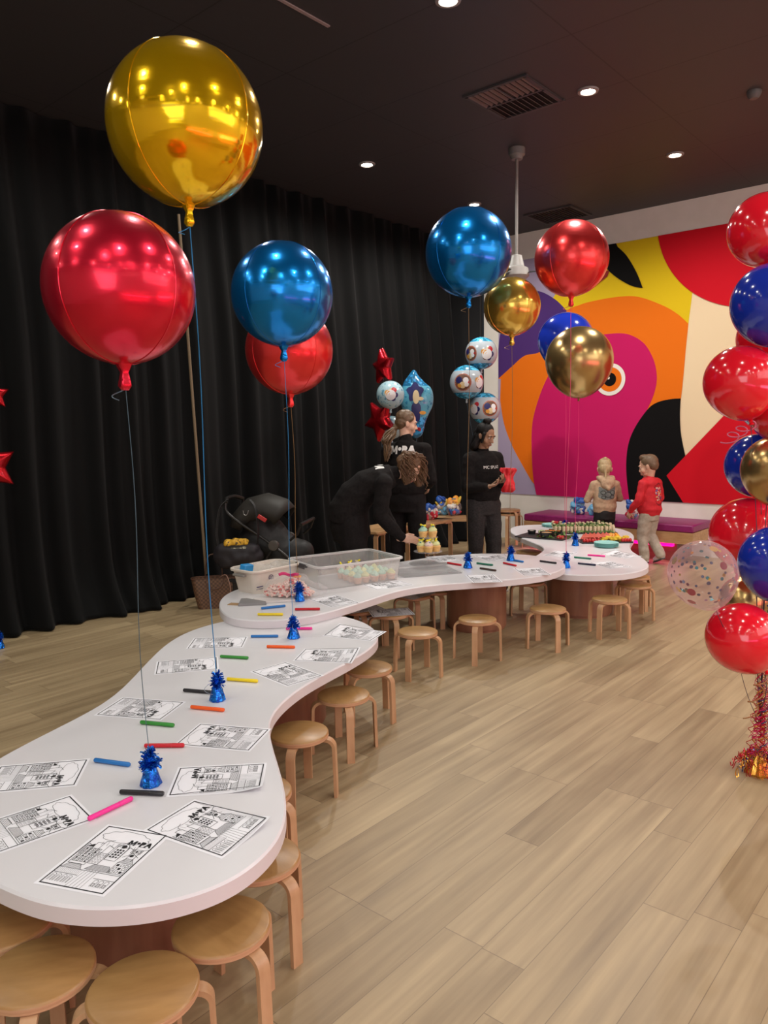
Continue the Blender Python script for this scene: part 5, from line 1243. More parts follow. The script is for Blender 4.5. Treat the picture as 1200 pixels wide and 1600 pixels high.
def gift(p, h, wdt, cols, label, seed):
    """filled cellophane bag with a tied top and colourful toys inside"""
    e = thing('gift_bag', label, 'gift bag', p, YAW + 0.3 * sin(seed), None)
    r2 = random.Random(seed); mb = MB()
    for i in range(34):
        z = r2.uniform(0.03, h * 0.74); k = 1 - 0.25 * z / h
        ci = min(len(cols) - 1, int((1 - z / (h * .74)) * len(cols) + r2.uniform(-.7, .7))); ci = max(0, ci)
        mb.ell((r2.uniform(-1, 1) * wdt * .36 * k, r2.uniform(-.6, .6) * wdt * .3, z), (r2.uniform(.014, .05), r2.uniform(.015, .035), r2.uniform(.02, .065)), ci, rot=RX(r2.uniform(-1, 1)) @ RY(r2.uniform(-1.2, 1.2)), seg=10, nr=7)
    mb.build('toys', cols, e)
    mb = MB(); mb.ell((0, 0, h * .38), (wdt * .52, wdt * .36, h * .40), seg=20, nr=12); mb.cap((-wdt * .3, 0, h * .6), wdt * .12, (wdt * .3, 0, h * .62), wdt * .12)
    remesh(mb, 'cellophane', M_FILM, e, 0.010, 2, 0.008, 26)
    MB().lathe([(wdt * .10, h * .76), (wdt * .14, h * .775), (wdt * .10, h * .79)], 12).build('tie', mat('gift_tie', (0.03, 0.20, 0.5), 0.4), e)
GB, GY, GRD, GW, GO, GT = mat('gift_blue', (0.02, 0.10, 0.42), .4), mat('gift_yellow', (0.75, 0.52, 0.06), .4), mat('gift_red', (0.60, 0.02, 0.05), .4), mat('gift_white', (0.75, 0.72, 0.65), .5), mat('gift_orange', (0.80, 0.33, 0.03), .4), mat('gift_cyan', (0.10, 0.38, 0.62), .4)
gp = lambda x, y: onz(x, y, HT)
gift(gp(709, 806), 0.27, 0.19, [GO, GY, GW, GT, GB, GRD], 'gift bag with orange and blue toys beside the woman with the red cloth', 1)
gift(gp(691, 805), 0.28, 0.18, [GB, GY, GW, GT, GY], 'gift bag with yellow and blue toys, middle one of the row on the side table', 2)
gift(gp(673, 812), 0.22, 0.15, [GB, GB, GW, GRD, GRD], 'gift bag with red and blue toys, leftmost of the three on the side tables', 3)
gift(V((-5.33, 6.72, HT)), 0.20, 0.14, [GY, GY, GW, GRD], 'gift bag with yellow toys behind the standing woman', 5)
# on the bench behind the boys
gift(V((-4.36, 8.85, 0.448)), 0.26, 0.2, [GB, GT, GB, GW], 'blue gift bag on the magenta bench, leftmost beside the boy in beige', 6)
gift(V((-4.12, 8.92, 0.448)), 0.17, 0.24, [GT, GT, GB], 'flat blue bag on the magenta bench just left of the boy in beige', 7)
gift(V((-3.62, 8.80, 0.448)), 0.26, 0.17, [GB, GW, GW, GRD, GT], 'white and blue gift bag on the bench between the two boys', 8)

# ------------------------------------------------------------------ handbag, pram and nappy bag
M_CHK = mat('checked_canvas', (0.15, 0.07, 0.035), 0.5); t = NT(M_CHK); ck = t.n('ShaderNodeTexChecker'); ck.inputs['Scale'].default_value = 56; t.l(t.objco((1, 1, 1)), ck.inputs['Vector'])
ck.inputs['Color1'].default_value = (0.165, 0.082, 0.042, 1); ck.inputs['Color2'].default_value = (0.085, 0.040, 0.022, 1); t.l(ck.outputs[0], t.b.inputs['Base Color'])
M_TAN = mat('bag_leather', (0.10, 0.045, 0.025), 0.4)
HB = V((-5.50, 4.05, 0)); e = thing('tote_bag', 'brown checked tote bag standing on the floor by the curtain', 'handbag', HB, YAW + 0.25)
mb = MB(); R = []
for u in range(9):
    k = u / 8; z = 0.28 * k; L = 0.30 + 0.10 * k; W = 0.15 - 0.03 * k; sag = 0.02 * sin(pi * k)
    R.append([V((x * (1 + sag), y * (1 + 2 * sag), z + (0.015 * cos(x * 16) * k))) for x, y in rrect(L, W, 0.045)])
Ri = [[V((p.x * .96, p.y * .9, p.z)) for p in R[-1]], [V((p.x * .94, p.y * .85, 0.03)) for p in R[0]]]
mb.rings(R + Ri).build('bag_body', M_CHK, e, angle=60)
MB().tube([p * 1.004 + V((0, 0, 0.002)) for p in R[-1]] + [R[-1][0] * 1.004 + V((0, 0, .002))], 0.005, 6).build('leather_trim', M_TAN, e)
for s, ht, lean in ((-1, -0.10, -0.075), (1, 0.17, 0.03)):
    pts = smooth_open([(-0.075, s * 0.062, 0.25), (-0.07, s * 0.066 , 0.28 + ht * .5), (-0.035, s * 0.07 + lean * .3, 0.285 + ht), (0.035, s * 0.07 + lean * .3, 0.285 + ht), (0.07, s * 0.066, 0.28 + ht * .5), (0.075, s * 0.062, 0.25)], 8)
    MB().tube(pts, 0.006, 8).build('handle', M_TAN, e)
MB().tube(smooth_open([(0.05, -0.02, 0.27), (0.10, -0.08, 0.30), (0.13, -0.10, 0.22), (0.14, -0.09, 0.12), (0.17, -0.09, 0.03)], 8), 0.004, 6).build('cord', mat('cord_pink', (0.45, 0.26, 0.20), 0.5), e)

SPm = V((-5.28, 4.52, 0)); e = thing('stroller', 'black stroller with folded-up hood parked against the curtain', 'stroller', SPm, YAW - 0.15)
M_FAB = speckle('stroller_fabric', (0.014, 0.013, 0.013), (0.022, 0.021, 0.020), 40, 0.6); M_FAB2 = mat('stroller_hood', (0.020, 0.0175, 0.013), 0.6); M_TUBE = mat('stroller_tube', (0.03, 0.028, 0.026), 0.35, 0.5)
# hood: quarter shell of ribs, local x to the right, handle side towards left/front
hood = MB(); R = []
for i in range(9):
    a = radians(168 - 128 * i / 8); rr2 = 0.33; ring = []
    for j in range(15):
        b = pi * j / 14; k = sin(b) ** .5
        ring.append(V((-0.02 + rr2 * cos(a) * (0.55 + 0.45 * k) , 0.22 * cos(b), 0.66 + (rr2 * sin(a)) * (0.35 + 0.65 * k) + 0.012 * (i % 2))))
    R.append(ring)
vs = [p for r in R for p in r]; hood.add(vs, [(i * 15 + j, i * 15 + j + 1, (i + 1) * 15 + j + 1, (i + 1) * 15 + j) for i in range(8) for j in range(14)])
o = hood.build('hood', M_FAB2, e); so = o.modifiers.new('s', 'SOLIDIFY'); so.thickness = 0.012
mb = MB(); mb.ell((-0.05, 0, 0.55), (0.26, 0.19, 0.16)); mb.cap((-0.12, 0, 0.78), 0.16, (0.12, 0, 0.45), 0.17); mb.cap((0.12, 0, 0.45), 0.15, (0.30, 0, 0.46), 0.12); remesh(mb, 'seat', M_FAB, e, 0.02, 6, 0.01, 10)
fr = MB()
for s in (-1, 1):
    fr.tube(smooth_open([(-0.32, s * .23, 0.93), (-0.28, s * .24, 0.82), (0.10, s * .245, 0.56), (0.36, s * .24, 0.33), (0.44, s * .2, 0.12)], 6), 0.013, 8); fr.tube([(0.12, s * .245, 0.55), (-0.05, s * .245, 0.3), (-0.28, s * .25, 0.13)], 0.013, 8); fr.tube([(0.26, s * .24, 0.60), (0.33, s * .24, 0.66), (0.36, s * .235, 0.74)], 0.012, 8)
fr.tube(smooth_open([(-0.32, -.23, 0.93), (-0.35, -.12, 0.96), (-0.355, 0, 0.965), (-0.35, .12, 0.96), (-0.32, .23, 0.93)], 6), 0.018, 8); fr.tube([(0.36, -.235, 0.74), (0.40, 0, 0.76), (0.36, .235, 0.74)], 0.018, 8); fr.tube([(-0.28, -.25, .13), (-.28, .25, .13)], 0.012, 8)
fr.build('frame', M_TUBE, e)
for s in (-1, 1): MB().lathe([(0.001, -0.02), (0.045, -0.02), (0.05, 0), (0.045, 0.02), (0.02, 0.024), (0.001, 0.02)], 20, c=(0.12, s * 0.265, 0.56), rot=RX(pi / 2)).build('hinge_hub', mat('hub_grey', (0.10, 0.09, 0.08), 0.4, 0.4), e)
for x, y, r in ((-0.28, -0.27, 0.13), (-0.28, 0.27, 0.13), (0.46, -0.2, 0.10), (0.46, 0.2, 0.10)):
    wo = MB().lathe([(r - .03, -0.02), (r - .006, -0.022), (r, -0.01), (r, 0.01), (r - .006, 0.022), (r - .03, 0.02), (r - .035, 0), (r - .03, -.02)], 28, c=(x, y, r), rot=RX(pi / 2)).build('wheel', mat('tyre', (0.015, 0.015, 0.015), 0.7), e)
    MB().lathe([(0.001, -0.012), (r * .8, -0.008), (r * .8, 0.008), (0.001, 0.012)], 20, c=(x, y, r), rot=RX(pi / 2)).build('hub', M_TUBE, wo)
MB().box((0.06, 0, 0.24), (0.40, 0.40, 0.16)).build('basket', M_FAB, e, bevel=0.03)
o = MB().box((0, 0, 0), (0.085, 0.018, 0.035)).build('red_tag', mat('stroller_red', (0.50, 0.03, 0.03), 0.4), e, bevel=0.004); o.location = (0.02, -0.262, 0.80); o.rotation_euler = (0, 0.55, 0)
mb = MB(); mb.tube([(-0.15, -0.268, 0.87), (-0.145, -0.268, 0.835), (-0.125, -0.268, 0.825), (-0.11, -0.268, 0.84), (-0.10, -0.268, 0.87)], 0.004, 5); mb.build('silver_clip', M_STEEL, e)
# nappy bag hanging from the handle
NB = SPm + RZ(YAW - 0.15) @ V((-0.20, -0.30, 0.36)); e = thing('nappy_bag', 'black shoulder bag with yellow cloth sticking out, hanging from the stroller', 'bag', NB, YAW - 0.05)
mb = MB(); mb.ell((0, 0, 0.11), (0.235, 0.08, 0.12)); mb.cap((-0.13, 0, 0.16), 0.07, (0.13, 0, 0.16), 0.07); mb.cap((-0.12, 0, 0.05), 0.06, (0.12, 0, 0.05), 0.06); remesh(mb, 'bag_body', mat('nappy_black', (0.018, 0.015, 0.019), 0.6), e, 0.014, 4, 0.012, 14)
for s in (-1, 1): MB().strip(smooth_open([(s * 0.17, 0, 0.20), (s * 0.185, 0.01, 0.32), (s * 0.16, 0.05, 0.52), (s * 0.10, 0.10, 0.60)], 5), (0.3, 1, 0), 0.035, 0.004).build('strap', M_FAB, e)
MB().tube([(0.09 * cos(a) , -0.045 + 0.012 * sin(a), 0.20) for a in [2 * pi * i / 20 for i in range(21)]], 0.012, 6).build('opening_edge', M_FAB, e)
o = MB(); o.cap((-0.08, -0.02, 0.225), 0.04, (0.07, -0.02, 0.235), 0.036); remesh(o, 'cloth', speckle('yellow_print', (0.75, 0.42, 0.03), (0.10, 0.06, 0.02), 60, 0.6, lo=0.55, hi=0.62), e, 0.010, 2, 0.016, 24)
MB().box((0.02, -0.055, 0.19), (0.14, 0.02, 0.03)).build('patterned_edge', speckle('leaf_print', (0.60, 0.58, 0.45), (0.10, 0.11, 0.06), 70, 0.6), e, bevel=0.008)
# ------------------------------------------------------------------ people
def skin_mat(n, c): return speckle('skin_' + n, c, tuple(x * 0.93 for x in c), 30, 0.5)
def head_shapes(mb, c, R, k, kid=False):
    P = lambda x, y, z: V(c) + R @ (V((x, y, z)) * k)
    E_ = lambda x, y, z, a, b, d, rr=None: mb.ell(P(x, y, z), (a * k, b * k, d * k), rot=R if rr is None else R @ rr, seg=20, nr=14)
    E_(0, -.012, .035, .073, .092, .080); E_(0, .022, -.015, .062, .066, .082); jw = 1.12 if kid else 1.0
    E_(0, .034, -.066, .046 * jw, .042, .034); E_(0, .056 if kid else .062, -.086 if kid else -.092, .022, .020, .017)
    E_(-.040, .050, -.030, .026, .026, .03); E_(.040, .050, -.030, .026, .026, .03)                     # cheeks
    mb.cap(P(-.042, .076, .024), .011 * k, P(.042, .076, .024), .011 * k)                               # brow
    nl = .094 if kid else .104
    mb.cap(P(0, .082, .006), .008 * k, P(0, nl, -.028), .011 * k); E_(-.011, .094, -.032, .009, .010, .008); E_(.011, .094, -.032, .009, .010, .008)
    E_(0, .080, -.056, .024, .014, .008); E_(0, .079, -.068, .021, .013, .008)                          # lips
    for s in (-1, 1): E_(s * .075, -.006, -.008, .009, .020, .031, RZ(s * 0.3) @ RX(0.15))              # ears
    return P
def face_parts(e, c, R, k, brow, lip):
    P = lambda x, y, z: V(c) + R @ (V((x, y, z)) * k)
    for s in (-1, 1):
        ey = MB().ell(P(s * .031, .0755, .006), (.014 * k, .008 * k, .0075 * k), rot=R, seg=14, nr=8).build('eye', mat('eye_white', (0.55, 0.5, 0.47), 0.3), e)
        MB().ell(P(s * .031, .0815, .005), (.0065 * k, .004 * k, .0065 * k), rot=R, seg=12, nr=8).build('iris', mat('iris_dark', (0.03, 0.018, 0.012), 0.2), ey)
        MB().tube([P(s * .014, .088, .022), P(s * .032, .090, .029), P(s * .05, .079, .024)], [.0035 * k, .004 * k, .002 * k], 6).build('eyebrow', brow, e)
    MB().ell(P(0, .092, -.057), (.022 * k, .005 * k, .0045 * k), rot=R, seg=14, nr=8).ell(P(0, .090, -.067), (.019 * k, .005 * k, .0055 * k), rot=R, seg=14, nr=8).build('lips', lip, e)
def hand_shapes(mb, wrist, d, palm, s, curl=0.5, k=1.0, spread=0.12):
    """palm plus five jointed fingers; d points along the hand, palm is the palm normal, s=+1 puts the thumb on d x palm side"""
    d = V(d).normalized(); n = (V(palm) - d * V(palm).dot(d)).normalized(); x = d.cross(n) * s; w_ = V(wrist)
    rot = Matrix((x, d, n)).transposed()
    mb.ell(w_ + d * .045 * k, (.038 * k, .052 * k, .015 * k), rot=rot, seg=14, nr=10); mb.cap(w_ - d * .03 * k, .024 * k, w_ + d * .02 * k, .025 * k)
    for i, (off, L, r) in enumerate(((.030, .072, .0088), (.010, .082, .009), (-.010, .076, .0086), (-.029, .060, .0075))):
        dd = (d + x * (off * 4 * spread / .12 * .25)).normalized(); p = w_ + x * off * k + d * .085 * k; pts = [p - d * .03 * k]; rs = [r * k]; a = 0.15
        pts.append(p); rs.append(r * k)
        for seg_, f in enumerate((.45, .31, .24)):
            a += curl * (0.75, 0.85, 0.6)[seg_]; q = dd * cos(a) + n * sin(a); pts.append(pts[-1] + q * L * f * k); rs.append(r * k * (0.95, .88, .78)[seg_])
        mb.chain(pts, rs)
    p = w_ + x * .026 * k + d * .02 * k; t1 = (x * .75 + d * .6 + n * .35).normalized(); t2 = (x * .25 + d * .85 + n * .45).normalized()
    mb.chain([p, p + t1 * .042 * k, p + t1 * .042 * k + t2 * .032 * k, p + t1 * .042 * k + t2 * .058 * k], [.014 * k, .0115 * k, .0102 * k, .0085 * k])
def torso(mb, secs, right=(1, 0, 0), seg=28):
    R = []; n = len(secs); rt = V(right)
    for i, (p, a, b) in enumerate(secs):
        d = (V(secs[min(i + 1, n - 1)][0]) - V(secs[max(i - 1, 0)][0])).normalized(); f = d.cross(rt).normalized() * -1
        R.append([V(p) + rt * (a * cos(t_)) * 1.0 + f * (b * sin(t_)) for t_ in [2 * pi * j / seg for j in range(seg)]])
    mb.rings(R)
def up(t, s): return [V(p) for p in t]
TOP_TXT = mat('white_print', (0.75, 0.73, 0.70), 0.6)
def project_text(body, size, bold, fn, m, name, parent, split=3):
    """letters laid on cloth: fn maps (u, v) on the cloth to a point"""
    vs, fs = text_polys(body, size, bold) if body else mopa(size); bm = bmesh.new()
    vv = [bm.verts.new(p) for p in vs]
    for f in fs:
        try: bm.faces.new([vv[i] for i in f])
        except ValueError: pass
    bmesh.ops.triangulate(bm, faces=bm.faces); bmesh.ops.subdivide_edges(bm, edges=bm.edges, cuts=2, use_grid_fill=True)
    me = bpy.data.meshes.new(name); bm.to_mesh(me); bm.free()
    for v_ in me.vertices: v_.co = fn(v_.co.x, v_.co.y)
    me.materials.append(m); o = bpy.data.objects.new(name, me); COL.objects.link(o); o.parent = parent; return o
def snap(cloth, d, off=0.003):
    """point on the cloth met when looking along d"""
    from mathutils.bvhtree import BVHTree
    bm = bmesh.new(); bm.from_mesh(cloth.data); tr = BVHTree.FromBMesh(bm); bm.free(); d = V(d).normalized()
    def f(p):
        h = tr.ray_cast(V(p) - d * 0.6, d)
        return (h[0] - d * off) if h[0] is not None else V(p)
    return f
M_SWEAT = speckle('black_sweatshirt', (0.0075, 0.0062, 0.006), (0.012, 0.010, 0.0095), 50, 0.95, spec=0.2); M_TROU = speckle('dark_trousers', (0.008, 0.0065, 0.0065), (0.012, 0.010, 0.010), 60, 0.9, spec=0.2)
M_WASH = speckle('washed_black_denim', (0.022, 0.0195, 0.0195), (0.034, 0.030, 0.029), 70, 0.85, spec=0.25); M_SHOE = mat('dark_shoe', (0.03, 0.028, 0.03), 0.6); M_SOLE = mat('pale_sole', (0.6, 0.58, 0.55), 0.6)
def shoes(e, ank, toe, k, m, sole):
    for a, t_ in zip(ank, toe):
        a, t_ = V(a), V(t_); d = (t_ - a); d.z *= 1; heel = V((a.x, a.y, a.z - .045 * k)) - V((d.x, d.y, 0)).normalized() * .03 * k
        mb = MB(); mb.cap(heel, .040 * k, t_ - V((0, 0, -.012 * k)), .036 * k); mb.cap(a, .042 * k, heel, .042 * k); mb.cap(a, .04 * k, t_ + V((0, 0, .018 * k)), .030 * k)
        so = remesh(mb, 'shoe', m, e, .010 * k, 3)
        mb = MB(); dn = V((0, 0, -1)); f = (t_ - heel).normalized(); sd = f.cross(V((0, 0, 1))).normalized(); nn = sd.cross(f)
        pts = [heel - f * .035 * k, heel, (heel + t_) / 2, t_ + f * .01 * k, t_ + f * .034 * k]; wds = [.022, .038, .034, .040, .022]
        mb.rings([[p + sd * w_ * k - nn * .034 * k, p - sd * w_ * k - nn * .034 * k, p - sd * w_ * k - nn * .018 * k, p + sd * w_ * k - nn * .018 * k] for p, w_ in zip(pts, wds)]); mb.build('sole', sole, so, angle=60)
def figure(label, loc, rz, J, k, skin, topm, legm, brow, lip, headR, cat='person', hands=(None, None), sleeve=1.0, vox=0.006, face=True, tw=1.0, legw=1.0, wrtop=0.008, hem=None):
    """one continuous skinned body, dressed in a top and trousers grown from the same joints"""
    e = thing('person', label, cat, loc, rz)
    b = MB(); hc = J['head']
    head_shapes(b, hc, headR, J['hk'], k < .8)
    b.cap(J['neck'], .052 * k, V(hc) + headR @ V((0, -.012, -.045)) * J['hk'], .050 * J['hk'])
    torso(b, [(p, a * .76, d * .74) for p, a, d in J['spine']])
    for s, (sh, el, wr) in enumerate((J['armR'], J['armL'])):
        b.cap(V(J['spine'][-2][0]), .06 * k, sh, .05 * k); b.chain([sh, el, wr], [.046 * k, .036 * k, .024 * k])
        if hands[s]: d, pn, sd, cl_ = hands[s]; hand_shapes(b, wr, d, pn, sd, cl_, k * J.get('handk', 1))
    for hp, kn, an, to in (J['legR'], J['legL']): b.chain([hp, kn, an, to], [.075 * k, .05 * k, .038 * k, .03 * k])
    bo = remesh(b, 'body', skin, e, vox, 2)
    if face: face_parts(e, hc, headR, J['hk'], brow, lip)
    t_ = MB(); torso(t_, [(p, a * tw, d * tw) for p, a, d in J['spine']])
    ch = V(J['spine'][-2][0])
    for sh, el, wr in (J['armR'], J['armL']):
        t_.cap(ch, .085 * k * tw, sh, .076 * k * sleeve)
        m1 = V(sh).lerp(V(el), .5); m2 = V(el).lerp(V(wr), .55); w2 = V(el).lerp(V(wr), .93)
        t_.chain([sh, m1, el, m2, w2], [.074 * k * sleeve, .067 * k * sleeve, .060 * k * sleeve, .054 * k * sleeve, .040 * k * sleeve])
    t_.cap(J['neck'], .066 * k, V(J['neck']) + (V(hc) - V(J['neck'])) * .12, .060 * k)
    to = remesh(t_, 'sweatshirt', topm, e, .009 * max(k, .75), 3, wrtop, 11, (1, 1, 1.7))
    l_ = MB(); torso(l_, [(p, a * .97, d * .97) for p, a, d in J['hips']])
    for hp, kn, an, to_ in (J['legR'], J['legL']):
        a2 = V(an) + V((0, 0, -.01 * k)); l_.chain([hp, V(hp).lerp(V(kn), .5), kn, V(kn).lerp(V(an), .5), a2], [.098 * k * legw, .09 * k * legw, .074 * k * legw, .070 * k * legw, .066 * k * legw])
    le = remesh(l_, 'trousers', legm, e, .010 * max(k, .75), 3, .008, 10, (1, 1, 1.5))
    shoes(e, [J['legR'][2], J['legL'][2]], [J['legR'][3], J['legL'][3]], k, J.get('shoe', M_SHOE), J.get('sole', M_SOLE))
    return e, to
def hair_cap(mb, c, R, k, grow=1.0, front=.02, low=-.03):
    P = lambda x, y, z: V(c) + R @ (V((x, y, z)) * k)
    mb.ell(P(0, -.022, .045), (.081 * k * grow, .092 * k * grow, .082 * k * grow), rot=R, seg=22, nr=14)
    mb.ell(P(0, -.052, low), (.074 * k * grow, .058 * k * grow, .07 * k * grow), rot=R, seg=20, nr=12)
    return P
def strands(name, m, e, gens, r, n=14):
    mb = MB()
    for pts in gens: mb.tube(smooth_open(pts, 4), [r * (1 - .55 * i / (len(pts) * 4 - 3)) for i in range((len(pts) - 1) * 4 + 1)], 5)
    return mb.build(name, m, e)
H_DARK = speckle('hair_black', (0.006, 0.005, 0.0045), (0.011, 0.0085, 0.0075), 60, 0.55, lo=0.2, hi=0.8, spec=0.2); H_BROWN = speckle('hair_brown', (0.085, 0.045, 0.02), (0.17, 0.10, 0.05), 60, 0.45, lo=0.2, hi=0.8)
H_CURL = speckle('hair_curly', (0.075, 0.036, 0.016), (0.19, 0.105, 0.055), 45, 0.5, lo=0.2, hi=0.8, spec=0.3); H_BLOND = speckle('hair_blond', (0.36, 0.24, 0.12), (0.52, 0.38, 0.20), 60, 0.5, lo=0.2, hi=0.8); H_BOY = speckle('hair_boy', (0.12, 0.072, 0.04), (0.20, 0.125, 0.07), 60, 0.5, lo=0.2, hi=0.8)
BROW_D = mat('brow_dark', (0.02, 0.014, 0.012), 0.6); BROW_L = mat('brow_light', (0.16, 0.10, 0.06), 0.6); LIP = mat('lip_rose', (0.42, 0.15, 0.12), 0.4); LIPD = mat('lip_brown', (0.28, 0.10, 0.075), 0.4)
SK_D = skin_mat('brown', (0.30, 0.16, 0.09)); SK_F = skin_mat('fair', (0.66, 0.40, 0.28)); SK_K = skin_mat('boy', (0.64, 0.38, 0.26))
def headrot(yaw, pitch, roll=0.0): return RZ(yaw) @ RX(pitch) @ RY(roll)
def ground(px, t_): p = at(px, 660, t_); return V((p.x, p.y, 0))

# --- woman with the red cloth
LOCC = ground(755, 7.15); rzC = YAW + pi + radians(26)
HR = headrot(radians(20), radians(-22), 0)
JC = dict(spine=[((0, 0, .875), .155, .125), ((0, 0, .94), .168, .14), ((0, .0, 1.03), .158, .135), ((0, .005, 1.15), .155, .13), ((0, 0, 1.27), .15, .115), ((0, -.005, 1.34), .085, .075)], hips=[((0, 0, .74), .15, .12), ((0, 0, .84), .158, .13), ((0, 0, .98), .135, .115)],
          neck=(0, -.005, 1.33), head=V((0, .035, 1.49)), hk=0.98, armR=((.145, 0, 1.265), (.195, .02, 1.01), (.10, .22, 1.02)), armL=((-.145, 0, 1.265), (-.19, .03, 1.02), (-.06, .23, 1.07)),
          legR=((.085, 0, .84), (.095, .02, .45), (.10, -.02, .09), (.12, .12, .035)), legL=((-.085, 0, .84), (-.10, .03, .45), (-.11, .02, .09), (-.14, .16, .035)))
e, top = figure('woman in black sweatshirt looking down at a red cloth in her hands', LOCC, rzC, JC, .94, SK_D, M_SWEAT, M_WASH, BROW_D, LIPD, HR, hands=(((-.75, .55, .25), (0, -.2, 1), -1, .55), ((.30, .85, .25), (.5, -.2, .8), 1, .5)), legw=1.08, tw=1.04, sleeve=1.05)
mb = MB(); P = hair_cap(mb, JC['head'], HR, .98, 1.0)
mb.cap(P(.055, -.02, 0), .03, P(.075, -.03, -.12), .035); mb.cap(P(-.055, -.03, 0), .028, P(-.07, -.04, -.12), .03); mb.cap(P(0, -.08, 0), .05, P(0, -.075, -.14), .055)
mb.ell(P(0, -.03, .138), (.044, .042, .030)); mb.ell(P(.028, -.03, .146), (.026, .028, .022)); mb.ell(P(-.025, -.04, .142), (.028, .026, .024))
mb.cap(P(.07, .03, .03), .016, P(.075, .035, -.05), .012)
remesh(mb, 'hair', H_DARK, e, .006, 4, .003, 40, (1, 1, .35))
f = snap(top, (0, -1, 0)); project_text('MC SPLAT', 0.040, 0.0, lambda u, v: f((-u - .01, 1, v + 1.195)), TOP_TXT, 'chest_print', e)
hl = V((-.06, .23, 1.07)) + V((.30, .85, .25)).normalized() * .09
rc = LOCC + RZ(rzC) @ (hl + V((-.02, .03, .0)))
mb = MB(); mb.lathe([(.040, -.125), (.058, -.10), (.052, -.05), (.036, -.005), (.046, .035), (.066, .08), (.050, .105), (.02, .09)], 60, rf=lambda a, z: 1 + .30 * sin(4 * a + z * 14) * abs(z) * 8 + .16 * sin(9 * a - z * 25) + .2 * cos(a + z * 18))
mb.v = [(x, y * .55 + .02 * sin(z * 30 + x * 20), z) for x, y, z in mb.v]
o = remesh(mb, 'red_cloth', speckle('red_fabric', (0.62, 0.012, 0.02), (0.70, 0.02, 0.03), 20, 0.5), None, .006, 1, .006, 22); o.location = rc; o.rotation_euler = (0, 0, YAW); tag(o, 'crumpled bright red cloth held in the hands of the woman by the mural', 'cloth')

# --- woman with the ponytail, seen from behind
LOCB = ground(634, 6.95); rzB = YAW - radians(22); HRB = headrot(radians(-58), radians(-12))
JB = dict(spine=[((0, 0, .97), .175, .135), ((0, 0, 1.03), .182, .145), ((0, 0, 1.12), .172, .14), ((0, .0, 1.25), .178, .13), ((0, 0, 1.37), .165, .11), ((0, 0, 1.455), .09, .08)], hips=[((0, 0, .80), .170, .13), ((0, 0, .92), .178, .14), ((0, 0, 1.06), .155, .125)],
          neck=(0, 0, 1.455), head=V((0, .02, 1.615)), hk=1.0, armR=((.17, 0, 1.365), (.225, .03, 1.10), (.12, .26, 1.02)), armL=((-.17, 0, 1.365), (-.22, .03, 1.10), (-.10, .26, 1.02)),
          legR=((.09, 0, .92), (.10, .01, .50), (.11, -.01, .09), (.13, .13, .035)), legL=((-.09, 0, .92), (-.10, .01, .50), (-.11, -.02, .09), (-.14, .12, .035)))
e, top = figure('woman with light brown ponytail seen from behind, white letters on black sweatshirt', LOCB, rzB, JB, 1.0, SK_F, M_SWEAT, M_TROU, BROW_L, LIP, HRB, hands=(((-.4, .8, 0), (-.8, -.3, -.3), -1, .5), ((.4, .8, 0), (.8, -.3, -.3), 1, .5)))
mb = MB(); P = hair_cap(mb, JB['head'], HRB, 1.0, 1.0, low=.0); mb.ell(P(0, -.095, -.055), (.03, .03, .03)); mb.cap(P(.06, .03, .05), .02, P(.06, -.03, .0), .02); mb.cap(P(-.06, .03, .05), .02, P(-.06, -.03, .0), .02)
remesh(mb, 'hair', H_BROWN, e, .006, 4, .003, 45, (1, .3, 1))
pr = P(0, -.105, -.06); rnd = random.Random(9); gens = []
dn = RZ(rzB).inverted() @ (CR * -.05 - CF * .03)
for i in range(34):
    a = rnd.uniform(0, 6.28); q = V((.030 * cos(a), .028 * sin(a), 0)) * rnd.random() ** .5; ph = rnd.uniform(0, 6.28); L = rnd.uniform(.20, .31); pts = []
    for k_ in range(9):
        u = k_ / 8; pts.append(pr + q * (.5 + 1.0 * sin(pi * min(1, u * 1.1))) + V((.014 * sin(ph + u * 9), .012 * cos(ph + u * 9), -L * u)) + dn * min(1, u * 2.2) + V((0, -.05 * min(1, u * 2), 0)))
    gens.append(pts)
strands('ponytail', H_BROWN, e, gens, .010)
f = snap(top, (0, 1, 0)); project_text(None, 0.075, 0, lambda u, v: f((u + .0, -1, v + 1.375)), TOP_TXT, 'back_print', e)

# --- woman bending over the cupcake stand
LOCA = ground(560, 6.2); rzA = YAW - pi / 2; HRA = headrot(radians(-40), radians(-46))
loA = RZ(rzA).inverted() @ (SP - LOCA)
JA = dict(spine=[((0, -.115, .80), .19, .165), ((0, -.10, .90), .20, .165), ((0, -.035, 1.01), .19, .15), ((0, .07, 1.10), .195, .14), ((0, .19, 1.16), .195, .12), ((0, .275, 1.19), .12, .09)], hips=[((0, -.07, .66), .17, .16), ((0, -.09, .80), .185, .175), ((0, -.07, .93), .165, .14)],
          neck=(0, .275, 1.195), head=V((0, .415, 1.24)), hk=1.0, armR=((.18, .20, 1.13), (.225, .17, .87), (.215, loA.y - .20, .685)), armL=((-.18, .20, 1.13), (-.22, .18, .88), (-.03, .30, .70)),
          legR=((.09, -.06, .80), (.10, -.04, .44), (.105, -.07, .09), (.12, .07, .035)), legL=((-.09, -.06, .80), (-.10, -.04, .44), (-.105, -.07, .09), (-.12, .07, .035)))
e, top = figure('woman with curly brown hair in black clothes bending over the table to place a cupcake', LOCA, rzA, JA, 1.0, SK_F, M_SWEAT, M_TROU, BROW_L, LIP, HRA, hands=(((-.05, 1, -.10), (-.75, 0, -.65), 1, .42), ((.3, .85, -.25), (.4, 0, -.9), 1, .5)), legw=1.25)
mb = MB(); P = hair_cap(mb, JA['head'], HRA, 1.0, 1.02, low=-.01)
